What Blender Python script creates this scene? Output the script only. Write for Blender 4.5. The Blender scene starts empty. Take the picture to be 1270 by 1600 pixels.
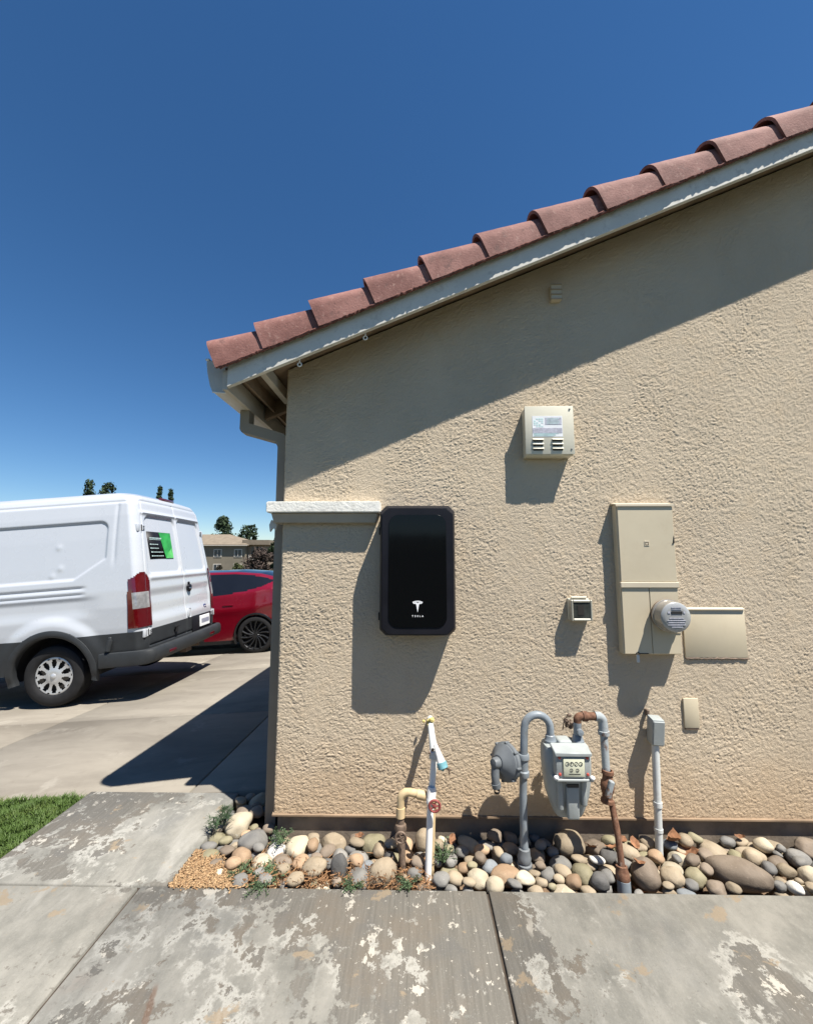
import bpy, bmesh, math, random
import numpy as np
from mathutils import Vector, Matrix, Euler, noise as mnoise

R = math.radians
random.seed(7)
rng = np.random.default_rng(11)
SC = bpy.context.scene
COL = SC.collection

# ------------------------------------------------------------------ camera, sky, sun, exposure
cam_d = bpy.data.cameras.new("camera")
cam = bpy.data.objects.new("camera", cam_d)
COL.objects.link(cam)
cam.location = (.042, 0, 1.52)
cam.rotation_euler = (R(90 + 6.1), 0, R(1.0))
cam_d.sensor_fit = 'VERTICAL'
cam_d.sensor_height = 24.0
cam_d.lens = 24.0 * 636 / 1600
cam_d.clip_start = 0.02
cam_d.clip_end = 2000
SC.camera = cam

SUN = Vector((1.2, -1.0, 3.15)).normalized()
SUN_EL = math.asin(SUN.z)
w = bpy.data.worlds.new("World")
SC.world = w
w.use_nodes = True
nt = w.node_tree
bg = nt.nodes["Background"]
sky = nt.nodes.new("ShaderNodeTexSky")
sky.sky_type = 'NISHITA'
sky.sun_disc = False
sky.sun_elevation = SUN_EL
sky.sun_rotation = math.atan2(SUN.x, SUN.y)
sky.altitude = 600
sky.air_density = 1.0
sky.dust_density = 0.05
sky.ozone_density = 4.5
hs = nt.nodes.new("ShaderNodeHueSaturation")
hs.inputs['Saturation'].default_value = 1.2
nt.links.new(sky.outputs[0], hs.inputs['Color'])
nt.links.new(hs.outputs[0], bg.inputs[0])
bg.inputs[1].default_value = 0.062
ld = bpy.data.lights.new("sun", 'SUN')
ld.energy = 5.0
ld.angle = R(0.5)
ld.color = (1.0, 0.95, 0.87)
lo = bpy.data.objects.new("sun", ld)
COL.objects.link(lo)
lo.location = (6, -6, 12)
lo.rotation_euler = SUN.to_track_quat('Z', 'Y').to_euler()
SC.view_settings.view_transform = 'Standard'
SC.view_settings.look = 'None'
SC.view_settings.gamma = 1
SC.view_settings.exposure = 0.97
SC.render.engine = 'CYCLES'

# ------------------------------------------------------------------ node helpers
class NB:
    def __init__(s, name):
        s.m = bpy.data.materials.new(name)
        s.m.use_nodes = True
        s.t = s.m.node_tree
        s.b = s.t.nodes["Principled BSDF"]
        s.tc = s.t.nodes.new("ShaderNodeTexCoord")
        s.co = s.tc.outputs['Object']
    def new(s, typ, **kw):
        n = s.t.nodes.new(typ)
        for k, v in kw.items(): setattr(n, k, v)
        return n
    def ln(s, a, b): s.t.links.new(a, b)
    def set(s, sock, v):
        if hasattr(v, 'links') or isinstance(v, bpy.types.NodeSocket): s.ln(v, sock)
        else: sock.default_value = v
    def mapping(s, scale=(1, 1, 1), rot=(0, 0, 0), loc=(0, 0, 0), co=None):
        n = s.new("ShaderNodeMapping")
        s.ln(co or s.co, n.inputs[0])
        n.inputs['Scale'].default_value = scale
        n.inputs['Rotation'].default_value = rot
        n.inputs['Location'].default_value = loc
        return n.outputs[0]
    def noise(s, scale, detail=4, rough=.5, dist=0, co=None, typ='FBM'):
        n = s.new("ShaderNodeTexNoise")
        n.noise_type = typ
        s.ln(co or s.co, n.inputs['Vector'])
        n.inputs['Scale'].default_value = scale
        n.inputs['Detail'].default_value = detail
        n.inputs['Roughness'].default_value = rough
        n.inputs['Distortion'].default_value = dist
        return n.outputs[0]
    def voro(s, scale, feature='F1', out=0, co=None):
        n = s.new("ShaderNodeTexVoronoi")
        n.feature = feature
        s.ln(co or s.co, n.inputs['Vector'])
        n.inputs['Scale'].default_value = scale
        return n.outputs[out]
    def rng(s, v, a, b, c=0, d=1, smooth=True):
        n = s.new("ShaderNodeMapRange")
        n.interpolation_type = 'SMOOTHSTEP' if smooth else 'LINEAR'
        s.set(n.inputs[0], v)
        for i, x in enumerate((a, b, c, d)): n.inputs[i + 1].default_value = x
        return n.outputs[0]
    def mix(s, f, a, b, blend='MIX'):
        n = s.new("ShaderNodeMix", data_type='RGBA', blend_type=blend)
        s.set(n.inputs[0], f)
        for sock, v in ((n.inputs[6], a), (n.inputs[7], b)):
            if isinstance(v, (tuple, list)): sock.default_value = (*v[:3], 1)
            else: s.ln(v, sock)
        return n.outputs[2]
    def math(s, op, a, b=0.0):
        n = s.new("ShaderNodeMath", operation=op)
        s.set(n.inputs[0], a); s.set(n.inputs[1], b)
        return n.outputs[0]
    def sep(s, co=None):
        n = s.new("ShaderNodeSeparateXYZ"); s.ln(co or s.co, n.inputs[0]); return n.outputs
    def bump(s, h, strength=.5, dist=.01, prev=None):
        n = s.new("ShaderNodeBump")
        n.inputs['Strength'].default_value = strength
        n.inputs['Distance'].default_value = dist
        s.ln(h, n.inputs['Height'])
        if prev is not None: s.ln(prev, n.inputs['Normal'])
        return n.outputs[0]
    def color(s, v):
        if isinstance(v, (tuple, list)): s.b.inputs['Base Color'].default_value = (*v[:3], 1)
        else: s.ln(v, s.b.inputs['Base Color'])
    def normal(s, n): s.ln(n, s.b.inputs['Normal'])
    def p(s, **kw):
        for k, v in kw.items(): s.set(s.b.inputs[k.replace('_', ' ')], v)

def paint(name, col, rough=.5, var=.12, scale=6, bump=0, bscale=60, metal=0, spec=.5, coat=0, dirt=None, dirt_amt=.4, dirt_scale=5):
    n = NB(name)
    f = n.noise(scale, 5, .6)
    a = tuple(c * (1 - var) for c in col); b = tuple(min(1, c * (1 + var)) for c in col)
    c = n.mix(n.rng(f, .3, .7), a, b)
    if dirt:
        d = n.noise(dirt_scale, 8, .7, .3)
        c = n.mix(n.rng(d, .5, .72, 0, dirt_amt), c, dirt)
    n.color(c)
    n.p(Roughness=n.rng(f, .2, .8, max(.02, rough - .07), rough + .07), Metallic=metal)
    n.b.inputs['Specular IOR Level'].default_value = spec
    n.b.inputs['Coat Weight'].default_value = coat
    n.b.inputs['Coat Roughness'].default_value = .04
    if bump: n.normal(n.bump(n.noise(bscale, 4, .6), bump, .004))
    return n.m

# ------------------------------------------------------------------ mesh helpers
class MB:
    """collects shapes in world (or local) coordinates and links them as one mesh object"""
    def __init__(s): s.bm = bmesh.new()
    def _merge(s, verts, faces):
        vs = [s.bm.verts.new(v) for v in verts]
        out = []
        for f in faces:
            try: out.append(s.bm.faces.new([vs[i] for i in f]))
            except ValueError: pass
        return vs, out
    def box(s, x0, x1, y0, y1, z0, z1, bev=0, seg=2, mat=None):
        t = bmesh.new()
        bmesh.ops.create_cube(t, size=1)
        for v in t.verts:
            v.co = Vector(((x0 + x1) / 2 + v.co.x * (x1 - x0), (y0 + y1) / 2 + v.co.y * (y1 - y0), (z0 + z1) / 2 + v.co.z * (z1 - z0)))
        if bev: bmesh.ops.bevel(t, geom=t.edges[:], offset=bev, segments=seg, affect='EDGES', profile=.5)
        if mat is not None: bmesh.ops.transform(t, matrix=mat, verts=t.verts)
        s.join(t)
        return s
    def join(s, t):
        t.verts.index_update()
        s._merge([v.co.copy() for v in t.verts], [[v.index for v in f.verts] for f in t.faces])
        t.free()
    def prism(s, poly, axis, a, b, bev=0, seg=2):
        """poly in the two other axes, extruded a..b along axis 'x','y','z'"""
        def P(u, v, h): return {'x': (h, u, v), 'y': (u, h, v), 'z': (u, v, h)}[axis]
        t = bmesh.new()
        A = [t.verts.new(P(u, v, a)) for u, v in poly]; B = [t.verts.new(P(u, v, b)) for u, v in poly]
        t.faces.new(A); t.faces.new(B[::-1])
        n = len(poly)
        for i in range(n): t.faces.new((A[i], B[i], B[(i + 1) % n], A[(i + 1) % n]))
        bmesh.ops.recalc_face_normals(t, faces=t.faces[:])
        if bev: bmesh.ops.bevel(t, geom=t.edges[:], offset=bev, segments=seg, affect='EDGES', profile=.5)
        s.join(t)
        return s
    def tube(s, pts, r, seg=16, cap=True):
        pts = [Vector(p) for p in pts]
        n = len(pts)
        rs = r if isinstance(r, (list, tuple)) else [r] * n
        d0 = (pts[1] - pts[0]).normalized()
        up = Vector((0, 0, 1)) if abs(d0.z) < .9 else Vector((1, 0, 0))
        u = d0.cross(up).normalized()
        verts = []
        prev = d0
        for i in range(n):
            if i == 0: d = d0
            elif i == n - 1: d = (pts[-1] - pts[-2]).normalized()
            else: d = ((pts[i] - pts[i - 1]).normalized() + (pts[i + 1] - pts[i]).normalized()).normalized()
            q = prev.rotation_difference(d)
            u = (q @ u).normalized(); prev = d
            v = d.cross(u).normalized()
            for k in range(seg):
                a = 2 * math.pi * k / seg
                verts.append(pts[i] + (u * math.cos(a) + v * math.sin(a)) * rs[i])
        faces = []
        for i in range(n - 1):
            for k in range(seg):
                a = i * seg + k; b = i * seg + (k + 1) % seg
                faces.append((a, b, b + seg, a + seg))
        if cap:
            faces.append(list(range(seg))[::-1]); faces.append(list(range((n - 1) * seg, n * seg)))
        s._merge(verts, faces)
        return s
    def lathe(s, prof, org, axis, seg=32, cap=False):
        """prof: (radius, height along axis)"""
        ax = Vector(axis).normalized()
        up = Vector((0, 0, 1)) if abs(ax.z) < .9 else Vector((1, 0, 0))
        u = ax.cross(up).normalized(); v = ax.cross(u).normalized()
        o = Vector(org)
        verts = []
        for r, h in prof:
            for k in range(seg):
                a = 2 * math.pi * k / seg
                verts.append(o + ax * h + (u * math.cos(a) + v * math.sin(a)) * max(r, 1e-5))
        faces = []
        for i in range(len(prof) - 1):
            for k in range(seg):
                a = i * seg + k; b = i * seg + (k + 1) % seg
                faces.append((a, b, b + seg, a + seg))
        if cap:
            faces.append(list(range(seg))[::-1]); faces.append(list(range((len(prof) - 1) * seg, len(prof) * seg)))
        s._merge(verts, faces)
        return s
    def ell(s, c, r, sub=2):
        t = bmesh.new()
        bmesh.ops.create_icosphere(t, subdivisions=sub, radius=1)
        for v in t.verts: v.co = Vector((c[0] + v.co.x * r[0], c[1] + v.co.y * r[1], c[2] + v.co.z * r[2]))
        s.join(t)
        return s
    def build(s, name, mat, parent=None, smooth=True, angle=35, local=False):
        bm = s.bm
        bmesh.ops.recalc_face_normals(bm, faces=bm.faces[:])
        if parent is not None and not local:
            off = -root_loc(parent)
            for v in bm.verts: v.co += off
        me = bpy.data.meshes.new(name)
        bm.to_mesh(me); bm.free()
        return link_mesh(name, me, mat, parent, smooth, angle)

def root_loc(o):
    while o.parent: o = o.parent
    return Vector(o.location)

def link_mesh(name, me, mat, parent=None, smooth=True, angle=35):
    o = bpy.data.objects.new(name, me)
    COL.objects.link(o)
    if mat is not None: me.materials.append(mat)
    if parent is not None: o.parent = parent
    if smooth:
        me.polygons.foreach_set('use_smooth', [True] * len(me.polygons))
        try: me.set_sharp_from_angle(angle=R(angle))
        except Exception: pass
    return o

def np_mesh(name, verts, faces, mat, parent=None, smooth=True, angle=40):
    verts = np.asarray(verts, dtype=np.float32); faces = np.asarray(faces, dtype=np.int32)
    me = bpy.data.meshes.new(name)
    me.vertices.add(len(verts)); me.vertices.foreach_set('co', verts.ravel())
    k = faces.shape[1]
    me.loops.add(faces.size); me.loops.foreach_set('vertex_index', faces.ravel())
    me.polygons.add(len(faces))
    me.polygons.foreach_set('loop_start', np.arange(0, faces.size, k, dtype=np.int32))
    me.polygons.foreach_set('loop_total', np.full(len(faces), k, dtype=np.int32))
    me.update(calc_edges=True); me.validate()
    return link_mesh(name, me, mat, parent, smooth, angle)

def tag(o, label=None, cat=None, group=None, kind=None):
    if label: o['label'] = label
    if cat: o['category'] = cat
    if group: o['group'] = group
    if kind: o['kind'] = kind
    return o

def thing(name, label, cat, loc=(0, 0, 0), group=None, rot=(0, 0, 0)):
    o = bpy.data.objects.new(name, None)
    o.empty_display_size = .1
    COL.objects.link(o)
    o.location = loc; o.rotation_euler = rot
    return tag(o, label, cat, group)

def arc(c, r, a0, a1, n, plane='xz'):
    out = []
    for i in range(n + 1):
        a = R(a0 + (a1 - a0) * i / n)
        u, v = r * math.cos(a), r * math.sin(a)
        out.append(Vector((c[0] + u, c[1], c[2] + v)) if plane == 'xz' else Vector((c[0], c[1] + u, c[2] + v)) if plane == 'yz' else Vector((c[0] + u, c[1] + v, c[2])))
    return out

def text_mesh(name, s, size, loc, mat, parent, rot=(R(90), 0, 0), extrude=.0006, space=1.0, bold=0.0, sx=1.0):
    """lettering as a mesh, placed in root-local axes"""
    cu = bpy.data.curves.new(name, 'FONT')
    cu.body = s; cu.size = size; cu.extrude = extrude; cu.align_x = 'CENTER'; cu.align_y = 'CENTER'
    cu.space_character = space; cu.offset = bold
    tmp = bpy.data.objects.new(name + '_curve', cu)
    COL.objects.link(tmp)
    bpy.context.view_layer.update()
    me = bpy.data.meshes.new_from_object(tmp)
    bpy.data.objects.remove(tmp); bpy.data.curves.remove(cu)
    me.transform(Matrix.Translation(Vector(loc)) @ Euler(rot).to_matrix().to_4x4() @ Matrix.Diagonal((sx, 1, 1, 1)))
    me.name = name
    return link_mesh(name, me, mat, parent, False)

def sst(a, b, x):
    t = np.clip((x - a) / (b - a), 0, 1)
    return t * t * (3 - 2 * t)

# ------------------------------------------------------------------ materials
def stucco(name, base, zstain=True, relief=True):
    n = NB(name)
    big = n.noise(1.3, 4, .6)
    mid = n.noise(9, 5, .6)
    c = n.mix(n.rng(big, .3, .7), tuple(x * .93 for x in base), tuple(x * 1.05 for x in base))
    c = n.mix(n.rng(mid, .45, .75, 0, .25), c, (base[0] * 1.08, base[1] * .97, base[2] * .82))
    if zstain:
        z = n.sep()[2]
        st = n.math('MULTIPLY', n.rng(n.math('ADD', z, n.math('MULTIPLY', n.noise(3.5, 5, .6), .35)), .75, .2, 0, 1), .55)
        c = n.mix(st, c, (base[0] * .95, base[1] * .78, base[2] * .62))
    n.color(c)
    n.p(Roughness=.92)
    n.b.inputs['Specular IOR Level'].default_value = .15
    if not relief:
        n.normal(n.bump(n.noise(170, 4, .65, .4), .9, .0045))
        return n.m
    # trowelled lace texture: warped worm ridges over a broken plateau
    wv = n.new("ShaderNodeVectorMath", operation='ADD')
    wn = n.new("ShaderNodeTexNoise"); n.ln(n.co, wn.inputs['Vector']); wn.inputs['Scale'].default_value = 26; wn.inputs['Detail'].default_value = 2
    sc_ = n.new("ShaderNodeVectorMath", operation='SCALE'); n.ln(wn.outputs['Color'], sc_.inputs[0]); sc_.inputs['Scale'].default_value = .035
    n.ln(n.co, wv.inputs[0]); n.ln(sc_.outputs[0], wv.inputs[1])
    h1 = n.noise(78, 3, .55, .7, co=wv.outputs[0])
    plate = n.rng(h1, .42, .56)
    h2 = n.noise(105, 2, .5, .5, co=wv.outputs[0])
    ridge = n.math('SUBTRACT', 1.0, n.rng(n.math('ABSOLUTE', n.math('SUBTRACT', h2, .5)), 0, .09))
    fine = n.noise(240, 3, .6)
    patch = n.rng(n.noise(3.2, 3, .5), .32, .62, .6, 1)
    h = n.math('ADD', n.math('MULTIPLY', plate, .75), n.math('MULTIPLY', ridge, .38))
    h = n.math('ADD', n.math('MULTIPLY', h, patch), n.math('MULTIPLY', fine, .16))
    n.normal(n.bump(h, 1.0, .0048))
    return n.m

STUCCO_BASE = (.525, .436, .322)
M = {}
M['stucco'] = stucco('stucco_tan', STUCCO_BASE)
M['stucco_skin'] = stucco('stucco_skin', STUCCO_BASE, True, False)
M['trim_white'] = paint('trim_stucco_white', (.74, .72, .66), .9, .10, 9, .9, 55, spec=.15, dirt=(.42, .38, .31), dirt_amt=.35, dirt_scale=12)
M['trim_tan'] = paint('trim_tan', (.38, .335, .265), .85, .08, 8, .35, 70, spec=.2)
M['found'] = paint('foundation_concrete', (.20, .165, .13), .95, .2, 8, .6, 50, spec=.1)
M['board'] = paint('rake_board_paint', (.62, .60, .54), .7, .06, 7, .2, 45, spec=.25, dirt=(.36, .34, .30), dirt_amt=.55, dirt_scale=14)
M['wood_dark'] = paint('eave_wood', (.23, .165, .11), .8, .25, 5, .3, 40, spec=.2)
M['wood_paint'] = paint('painted_wood', (.50, .46, .39), .7, .1, 5, .15, 40, spec=.25)
M['gutter'] = paint('gutter_paint', (.52, .50, .45), .45, .05, 5, spec=.4)
M['spout'] = paint('downspout_paint', (.27, .235, .185), .6, .06, 5, spec=.25)
M['gutter_white'] = paint('gutter_edge', (.75, .75, .72), .45, .05, 5)
M['black_case'] = paint('black_case', (.011, .011, .0145), .42, .2, 3, spec=.22)
M['black_rub'] = paint('black_rubber', (.014, .014, .015), .75, .2, 14, .15, 60, spec=.3)
M['dark_grey'] = paint('dark_grey_plastic', (.026, .029, .032), .55, .12, 6, .1, 200, spec=.4)
M['dark_under'] = paint('underbody', (.008, .008, .009), .9, .2, 5)
M['white_mark'] = paint('white_mark', (.85, .85, .85), .5, .02)
M['beige_metal'] = paint('beige_metal', (.55, .478, .345), .45, .04, 3, .04, 30, spec=.35, dirt=(.36, .28, .18), dirt_amt=.25, dirt_scale=4)
M['beige_light'] = paint('beige_metal_light', (.56, .49, .37), .45, .04, 4, spec=.35)
M['offwhite'] = paint('off_white_enamel', (.60, .57, .46), .4, .03, 4, .03, 40, spec=.4)
M['gap'] = paint('dark_gap', (.02, .018, .015), .9, .1)
M['sticker'] = paint('sticker_white', (.78, .79, .80), .5, .03, 20)
M['sticker_grey'] = paint('sticker_grey', (.42, .42, .48), .6, .2, 60)
M['sticker_teal'] = paint('sticker_teal', (.55, .72, .70), .6, .1, 60)
M['screw'] = paint('screw_metal', (.25, .24, .22), .4, .2, 60, metal=.8)
M['grey_paint'] = paint('grey_gas_paint', (.205, .235, .26), .45, .10, 12, .1, 70, spec=.4, dirt=(.19, .17, .14), dirt_amt=.45, dirt_scale=16)
M['grey_light'] = paint('grey_meter_paint', (.31, .335, .33), .5, .06, 9, .12, 60, spec=.35, dirt=(.26, .25, .22), dirt_amt=.4, dirt_scale=14)
M['grey_reg'] = paint('grey_regulator', (.13, .142, .152), .55, .12, 10, .15, 60, spec=.35)
M['conduit'] = paint('conduit_paint', (.56, .58, .57), .5, .06, 8, spec=.35, dirt=(.36, .33, .28), dirt_amt=.4, dirt_scale=14)
M['cream'] = paint('cream_dial', (.66, .66, .50), .4, .04, 20)
M['ink'] = paint('black_ink', (.02, .02, .02), .6, .1)
M['red_cap'] = paint('red_cap', (.45, .07, .05), .5, .15, 40)
M['pvc'] = paint('white_pvc', (.78, .77, .74), .4, .03, 10, spec=.4, dirt=(.5, .44, .36), dirt_amt=.3, dirt_scale=18)
M['pvc_tan'] = paint('yellowed_pvc', (.56, .43, .25), .5, .1, 14, dirt=(.4, .27, .14), dirt_amt=.6, dirt_scale=20)
M['valve_red'] = paint('red_valve', (.25, .055, .05), .5, .2, 60, dirt=(.3, .2, .16), dirt_amt=.6, dirt_scale=70)
M['valve_old'] = paint('weathered_valve', (.16, .115, .085), .7, .3, 40, .3, 80, metal=.3)
M['brass'] = paint('weathered_brass', (.30, .21, .11), .5, .25, 30, .2, 90, metal=.6)
M['teal'] = paint('teal_tape', (.14, .31, .35), .5, .15, 50)
M['moss'] = paint('yellow_foam', (.55, .45, .16), .9, .3, 60, .5, 90)
M['leaf_dry'] = paint('dry_leaf', (.23, .115, .062), .8, .4, 30, .2, 80, spec=.2)
M['weed'] = paint('weed_green', (.075, .115, .055), .7, .4, 20, spec=.25)
M['weed_dark'] = paint('weed_dark', (.035, .06, .028), .7, .4, 20, spec=.25)
M['van_white'] = paint('van_white_paint', (.47, .495, .53), .28, .012, 1.5, spec=.5, coat=.6)
M['van_grey_hub'] = paint('hubcap_silver', (.52, .53, .54), .35, .05, 8, metal=.5)
M['chrome'] = paint('chrome', (.7, .7, .7), .15, .05, 8, metal=1)
M['red_lens'] = paint('red_lens', (.085, .002, .004), .12, .1, 12, spec=.7, coat=1)
M['clear_lens'] = paint('clear_lens', (.22, .22, .225), .12, .35, 9, spec=.7, coat=1)
M['glass_dark'] = paint('dark_glass', (.008, .009, .012), .06, .1, 2, spec=.6)
M['car_red'] = paint('red_paint', (.15, .002, .010), .25, .02, 2, spec=.5, coat=1)
M['black_gloss'] = paint('black_gloss', (.010, .010, .011), .2, .1, 4, spec=.5)
M['rim_dark'] = paint('dark_rim', (.035, .036, .038), .3, .1, 6, metal=.6)
M['green_a'] = paint('sticker_green', (.03, .30, .06), .5, .25, 7)
M['blue_badge'] = paint('blue_badge', (.012, .025, .12), .3, .1)
M['amber'] = paint('rust_bracket', (.10, .05, .03), .8, .3, 20)

def rust_mat(name, paintcol, amt):
    n = NB(name)
    f = n.noise(14, 8, .7, .4)
    r = n.mix(n.rng(n.noise(60, 5, .6), .3, .7), (.10, .048, .030), (.20, .105, .065))
    n.color(n.mix(n.rng(f, amt - .06, amt + .08), r, paintcol))
    n.p(Roughness=.8)
    n.b.inputs['Specular IOR Level'].default_value = .25
    n.normal(n.bump(n.noise(120, 5, .6), .5, .002))
    return n.m
M['rust'] = rust_mat('rusty_pipe', (.30, .22, .17), .62)
M['rust_grey'] = rust_mat('grey_pipe_with_rust', (.30, .33, .34), .42)

# gateway glass
n = NB('gateway_glass')
n.color((.004, .0045, .005)); n.p(Roughness=.09); n.b.inputs['Specular IOR Level'].default_value = .22
M['gate_glass'] = n.m

# clay roof tile
n = NB('clay_tile')
f = n.noise(3.4, 6, .65); g = n.noise(38, 5, .65)
c = n.mix(n.rng(f, .36, .64), (.165, .070, .058), (.280, .136, .114))
c = n.mix(n.rng(g, .55, .75, 0, .55), c, (.42, .27, .225))
c = n.mix(n.rng(n.noise(15, 8, .75), .54, .68, 0, .75), c, (.115, .060, .052))
n.color(c); n.p(Roughness=.8); n.b.inputs['Specular IOR Level'].default_value = .3
n.normal(n.bump(n.noise(90, 5, .65), .5, .004))
M['tile'] = n.m
M['mortar'] = paint('tile_mortar', (.15, .07, .058), .95, .3, 30, .8, 70, spec=.1)

# weathered walkway with a peeling sealer
def walkway_mat():
    n = NB('peeling_concrete')
    xyz = n.sep()
    st = n.noise(1, 6, .65, co=n.mapping((85, 4, 1)))                       # faint broom strokes along Y
    gr = n.noise(55, 6, .7)
    bare = n.mix(n.rng(st, .2, .8), (.104, .098, .085), (.164, .154, .135))
    bare = n.mix(n.rng(n.noise(2.1, 5, .65), .42, .7, 0, .7), bare, (.155, .128, .098))
    bare = n.mix(n.rng(n.noise(5.1, 5, .65, co=n.mapping(loc=(4, 4, 0))), .5, .7, 0, .5), bare, (.105, .104, .100))
    film_t = n.noise(4.2, 8, .68, .1, co=n.mapping((1.2, .8, 1), loc=(3, 1, 0)))
    film = n.mix(n.rng(film_t, .3, .7), (.150, .147, .130), (.262, .252, .222))
    film = n.mix(n.rng(st, .4, .75, 0, .12), film, (.15, .14, .12))
    film = n.mix(n.rng(n.noise(1.3, 5, .6, .3), .52, .72, 0, .55), film, (.165, .168, .166))
    film = n.mix(n.rng(n.noise(3.7, 6, .65, .2, co=n.mapping(loc=(8, 2, 0))), .56, .72, 0, .45), film, (.245, .212, .180))
    film = n.mix(n.rng(gr, .52, .70, 0, .35), film, (.285, .275, .245))
    dg = n.noise(1, 7, .7, .3, co=n.mapping((9, 2.2, 1), rot=(0, 0, R(38))))
    film = n.mix(n.rng(dg, .54, .70, 0, .55), film, (.31, .30, .272))
    film = n.mix(n.rng(dg, .44, .30, 0, .5), film, (.135, .130, .118))
    warp = n.mapping((1.05, .95, 1), rot=(0, 0, R(-20)))
    region = n.noise(1.05, 2, .5, .15, co=warp)
    edge = n.noise(9.5, 10, .70, .12, co=warp)
    right = n.rng(xyz[0], .30, .62, 0, .155)
    left = n.math('MULTIPLY', n.rng(xyz[0], -.60, -1.35, 0, .11), n.rng(xyz[1], 2.06, 1.90, 0, 1))
    branch = n.math('MULTIPLY', n.rng(xyz[1], 2.0, 2.1, 0, .07), n.rng(xyz[0], -1.75, -1.15, -.7, 1.7))
    val = n.math('ADD', n.math('ADD', n.math('MULTIPLY', region, .70), n.math('MULTIPLY', edge, .60)), n.math('ADD', n.math('ADD', right, left), branch))
    dd = n.math('ADD', n.math('ABSOLUTE', n.math('SUBTRACT', xyz[0], 1.33)), n.math('MULTIPLY', n.math('ABSOLUTE', n.math('SUBTRACT', xyz[1], 1.62)), 1.1))
    val = n.math('SUBTRACT', val, n.rng(dd, .42, .08, 0, .17))
    m = n.rng(val, .655, .667)
    col = n.mix(m, bare, film)
    # chalky white rim where it lifts
    rim = n.math('MULTIPLY', n.rng(val, .645, .654), n.rng(val, .725, .667))
    rim = n.math('MULTIPLY', rim, n.rng(n.noise(3.4, 6, .65, co=n.mapping(loc=(9, 4, 0))), .46, .56))
    col = n.mix(n.math('MULTIPLY', rim, .8), col, (.36, .35, .315))
    # loose white flakes on the bare part, big and small
    fl = n.noise(11, 10, .68, .15, co=n.mapping((1, .8, 1), loc=(2, 7, 0)))
    flm = n.math('MULTIPLY', n.rng(fl, .598, .608), n.rng(n.noise(1.9, 4, .6, co=n.mapping(loc=(5, 2, 0))), .40, .52))
    fl2 = n.noise(42, 6, .65, .1)
    flm = n.math('MAXIMUM', flm, n.math('MULTIPLY', n.rng(fl2, .635, .655), n.rng(n.noise(2.7, 4, .6, co=n.mapping(loc=(1, 8, 0))), .40, .55)))
    col = n.mix(n.math('MULTIPLY', flm, n.math('SUBTRACT', 1, m)), col, (.40, .375, .325))
    # small chips missing from the film
    ch = n.math('MULTIPLY', n.rng(fl2, .40, .38), n.rng(n.noise(2.2, 4, .6, co=n.mapping(loc=(6, 6, 0))), .50, .60))
    col = n.mix(n.math('MULTIPLY', ch, n.math('MULTIPLY', m, .7)), col, (.13, .118, .10))
    # tan stains
    ts = n.noise(4.5, 9, .68, .3, co=n.mapping(loc=(11, 3, 0)))
    col = n.mix(n.rng(ts, .615, .645, 0, .75), col, (.255, .20, .135))
    # fine speckle
    sp = n.noise(150, 3, .6)
    col = n.mix(n.rng(sp, .60, .72, 0, .35), col, (.085, .075, .064))
    col = n.mix(n.rng(sp, .42, .30, 0, .25), col, (.30, .29, .26))
    # one rust run
    dx = n.math('ABSOLUTE', n.math('ADD', xyz[0], n.math('ADD', .86, n.math('MULTIPLY', n.math('SUBTRACT', xyz[1], 1.55), .30))))
    dx = n.math('ADD', dx, n.math('MULTIPLY', n.math('SUBTRACT', n.noise(20, 4, .6), .5), .03))
    rm = n.math('MULTIPLY', n.rng(dx, .016, .006), n.math('MULTIPLY', n.rng(xyz[1], 1.62, 1.58), n.rng(xyz[1], 1.0, 1.2)))
    col = n.mix(n.math('MULTIPLY', rm, .7), col, (.13, .078, .052))
    n.color(col)
    n.p(Roughness=.88); n.b.inputs['Specular IOR Level'].default_value = .25
    h = n.math('ADD', n.math('MULTIPLY', m, .5), n.math('MULTIPLY', n.noise(140, 4, .6), .6))
    h = n.math('ADD', h, n.math('MULTIPLY', st, .5))
    n.normal(n.bump(h, .45, .003))
    return n.m
M['walk'] = walkway_mat()

n = NB('driveway_concrete')
a = n.noise(1.2, 6, .65, .4, co=n.mapping((.6, 1.6, 1))); b = n.noise(6, 7, .65, .2)
c = n.mix(n.rng(a, .3, .7), (.180, .161, .134), (.255, .231, .192))
c = n.mix(n.rng(b, .55, .75, 0, .5), c, (.155, .135, .108))
c = n.mix(n.rng(n.noise(2.6, 7, .7, .5), .58, .68, 0, .4), c, (.34, .315, .27))
n.color(c); n.p(Roughness=.9); n.b.inputs['Specular IOR Level'].default_value = .2
n.normal(n.bump(n.noise(120, 4, .6), .3, .003))
M['drive'] = n.m

M['soil'] = paint('dry_soil', (.145, .10, .066), .95, .35, 22, .8, 60, spec=.1)
M['ground'] = paint('dry_ground', (.085, .080, .052), .95, .3, .6, .4, 12, spec=.1)
M['lawn_soil'] = paint('lawn_soil', (.035, .05, .018), .95, .3, 20, .6, 60, spec=.1)

# ------------------------------------------------------------------ setting: ground, paving, lawn
DA, DB = .060, -.0446
def drive_z(x, y): return DA * (x + 1.2) + DB * (y - 2.78)
def ground_z(x, y):
    z = min(-.10, drive_z(x, y) - .10)
    return max(z, -2.4)

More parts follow.
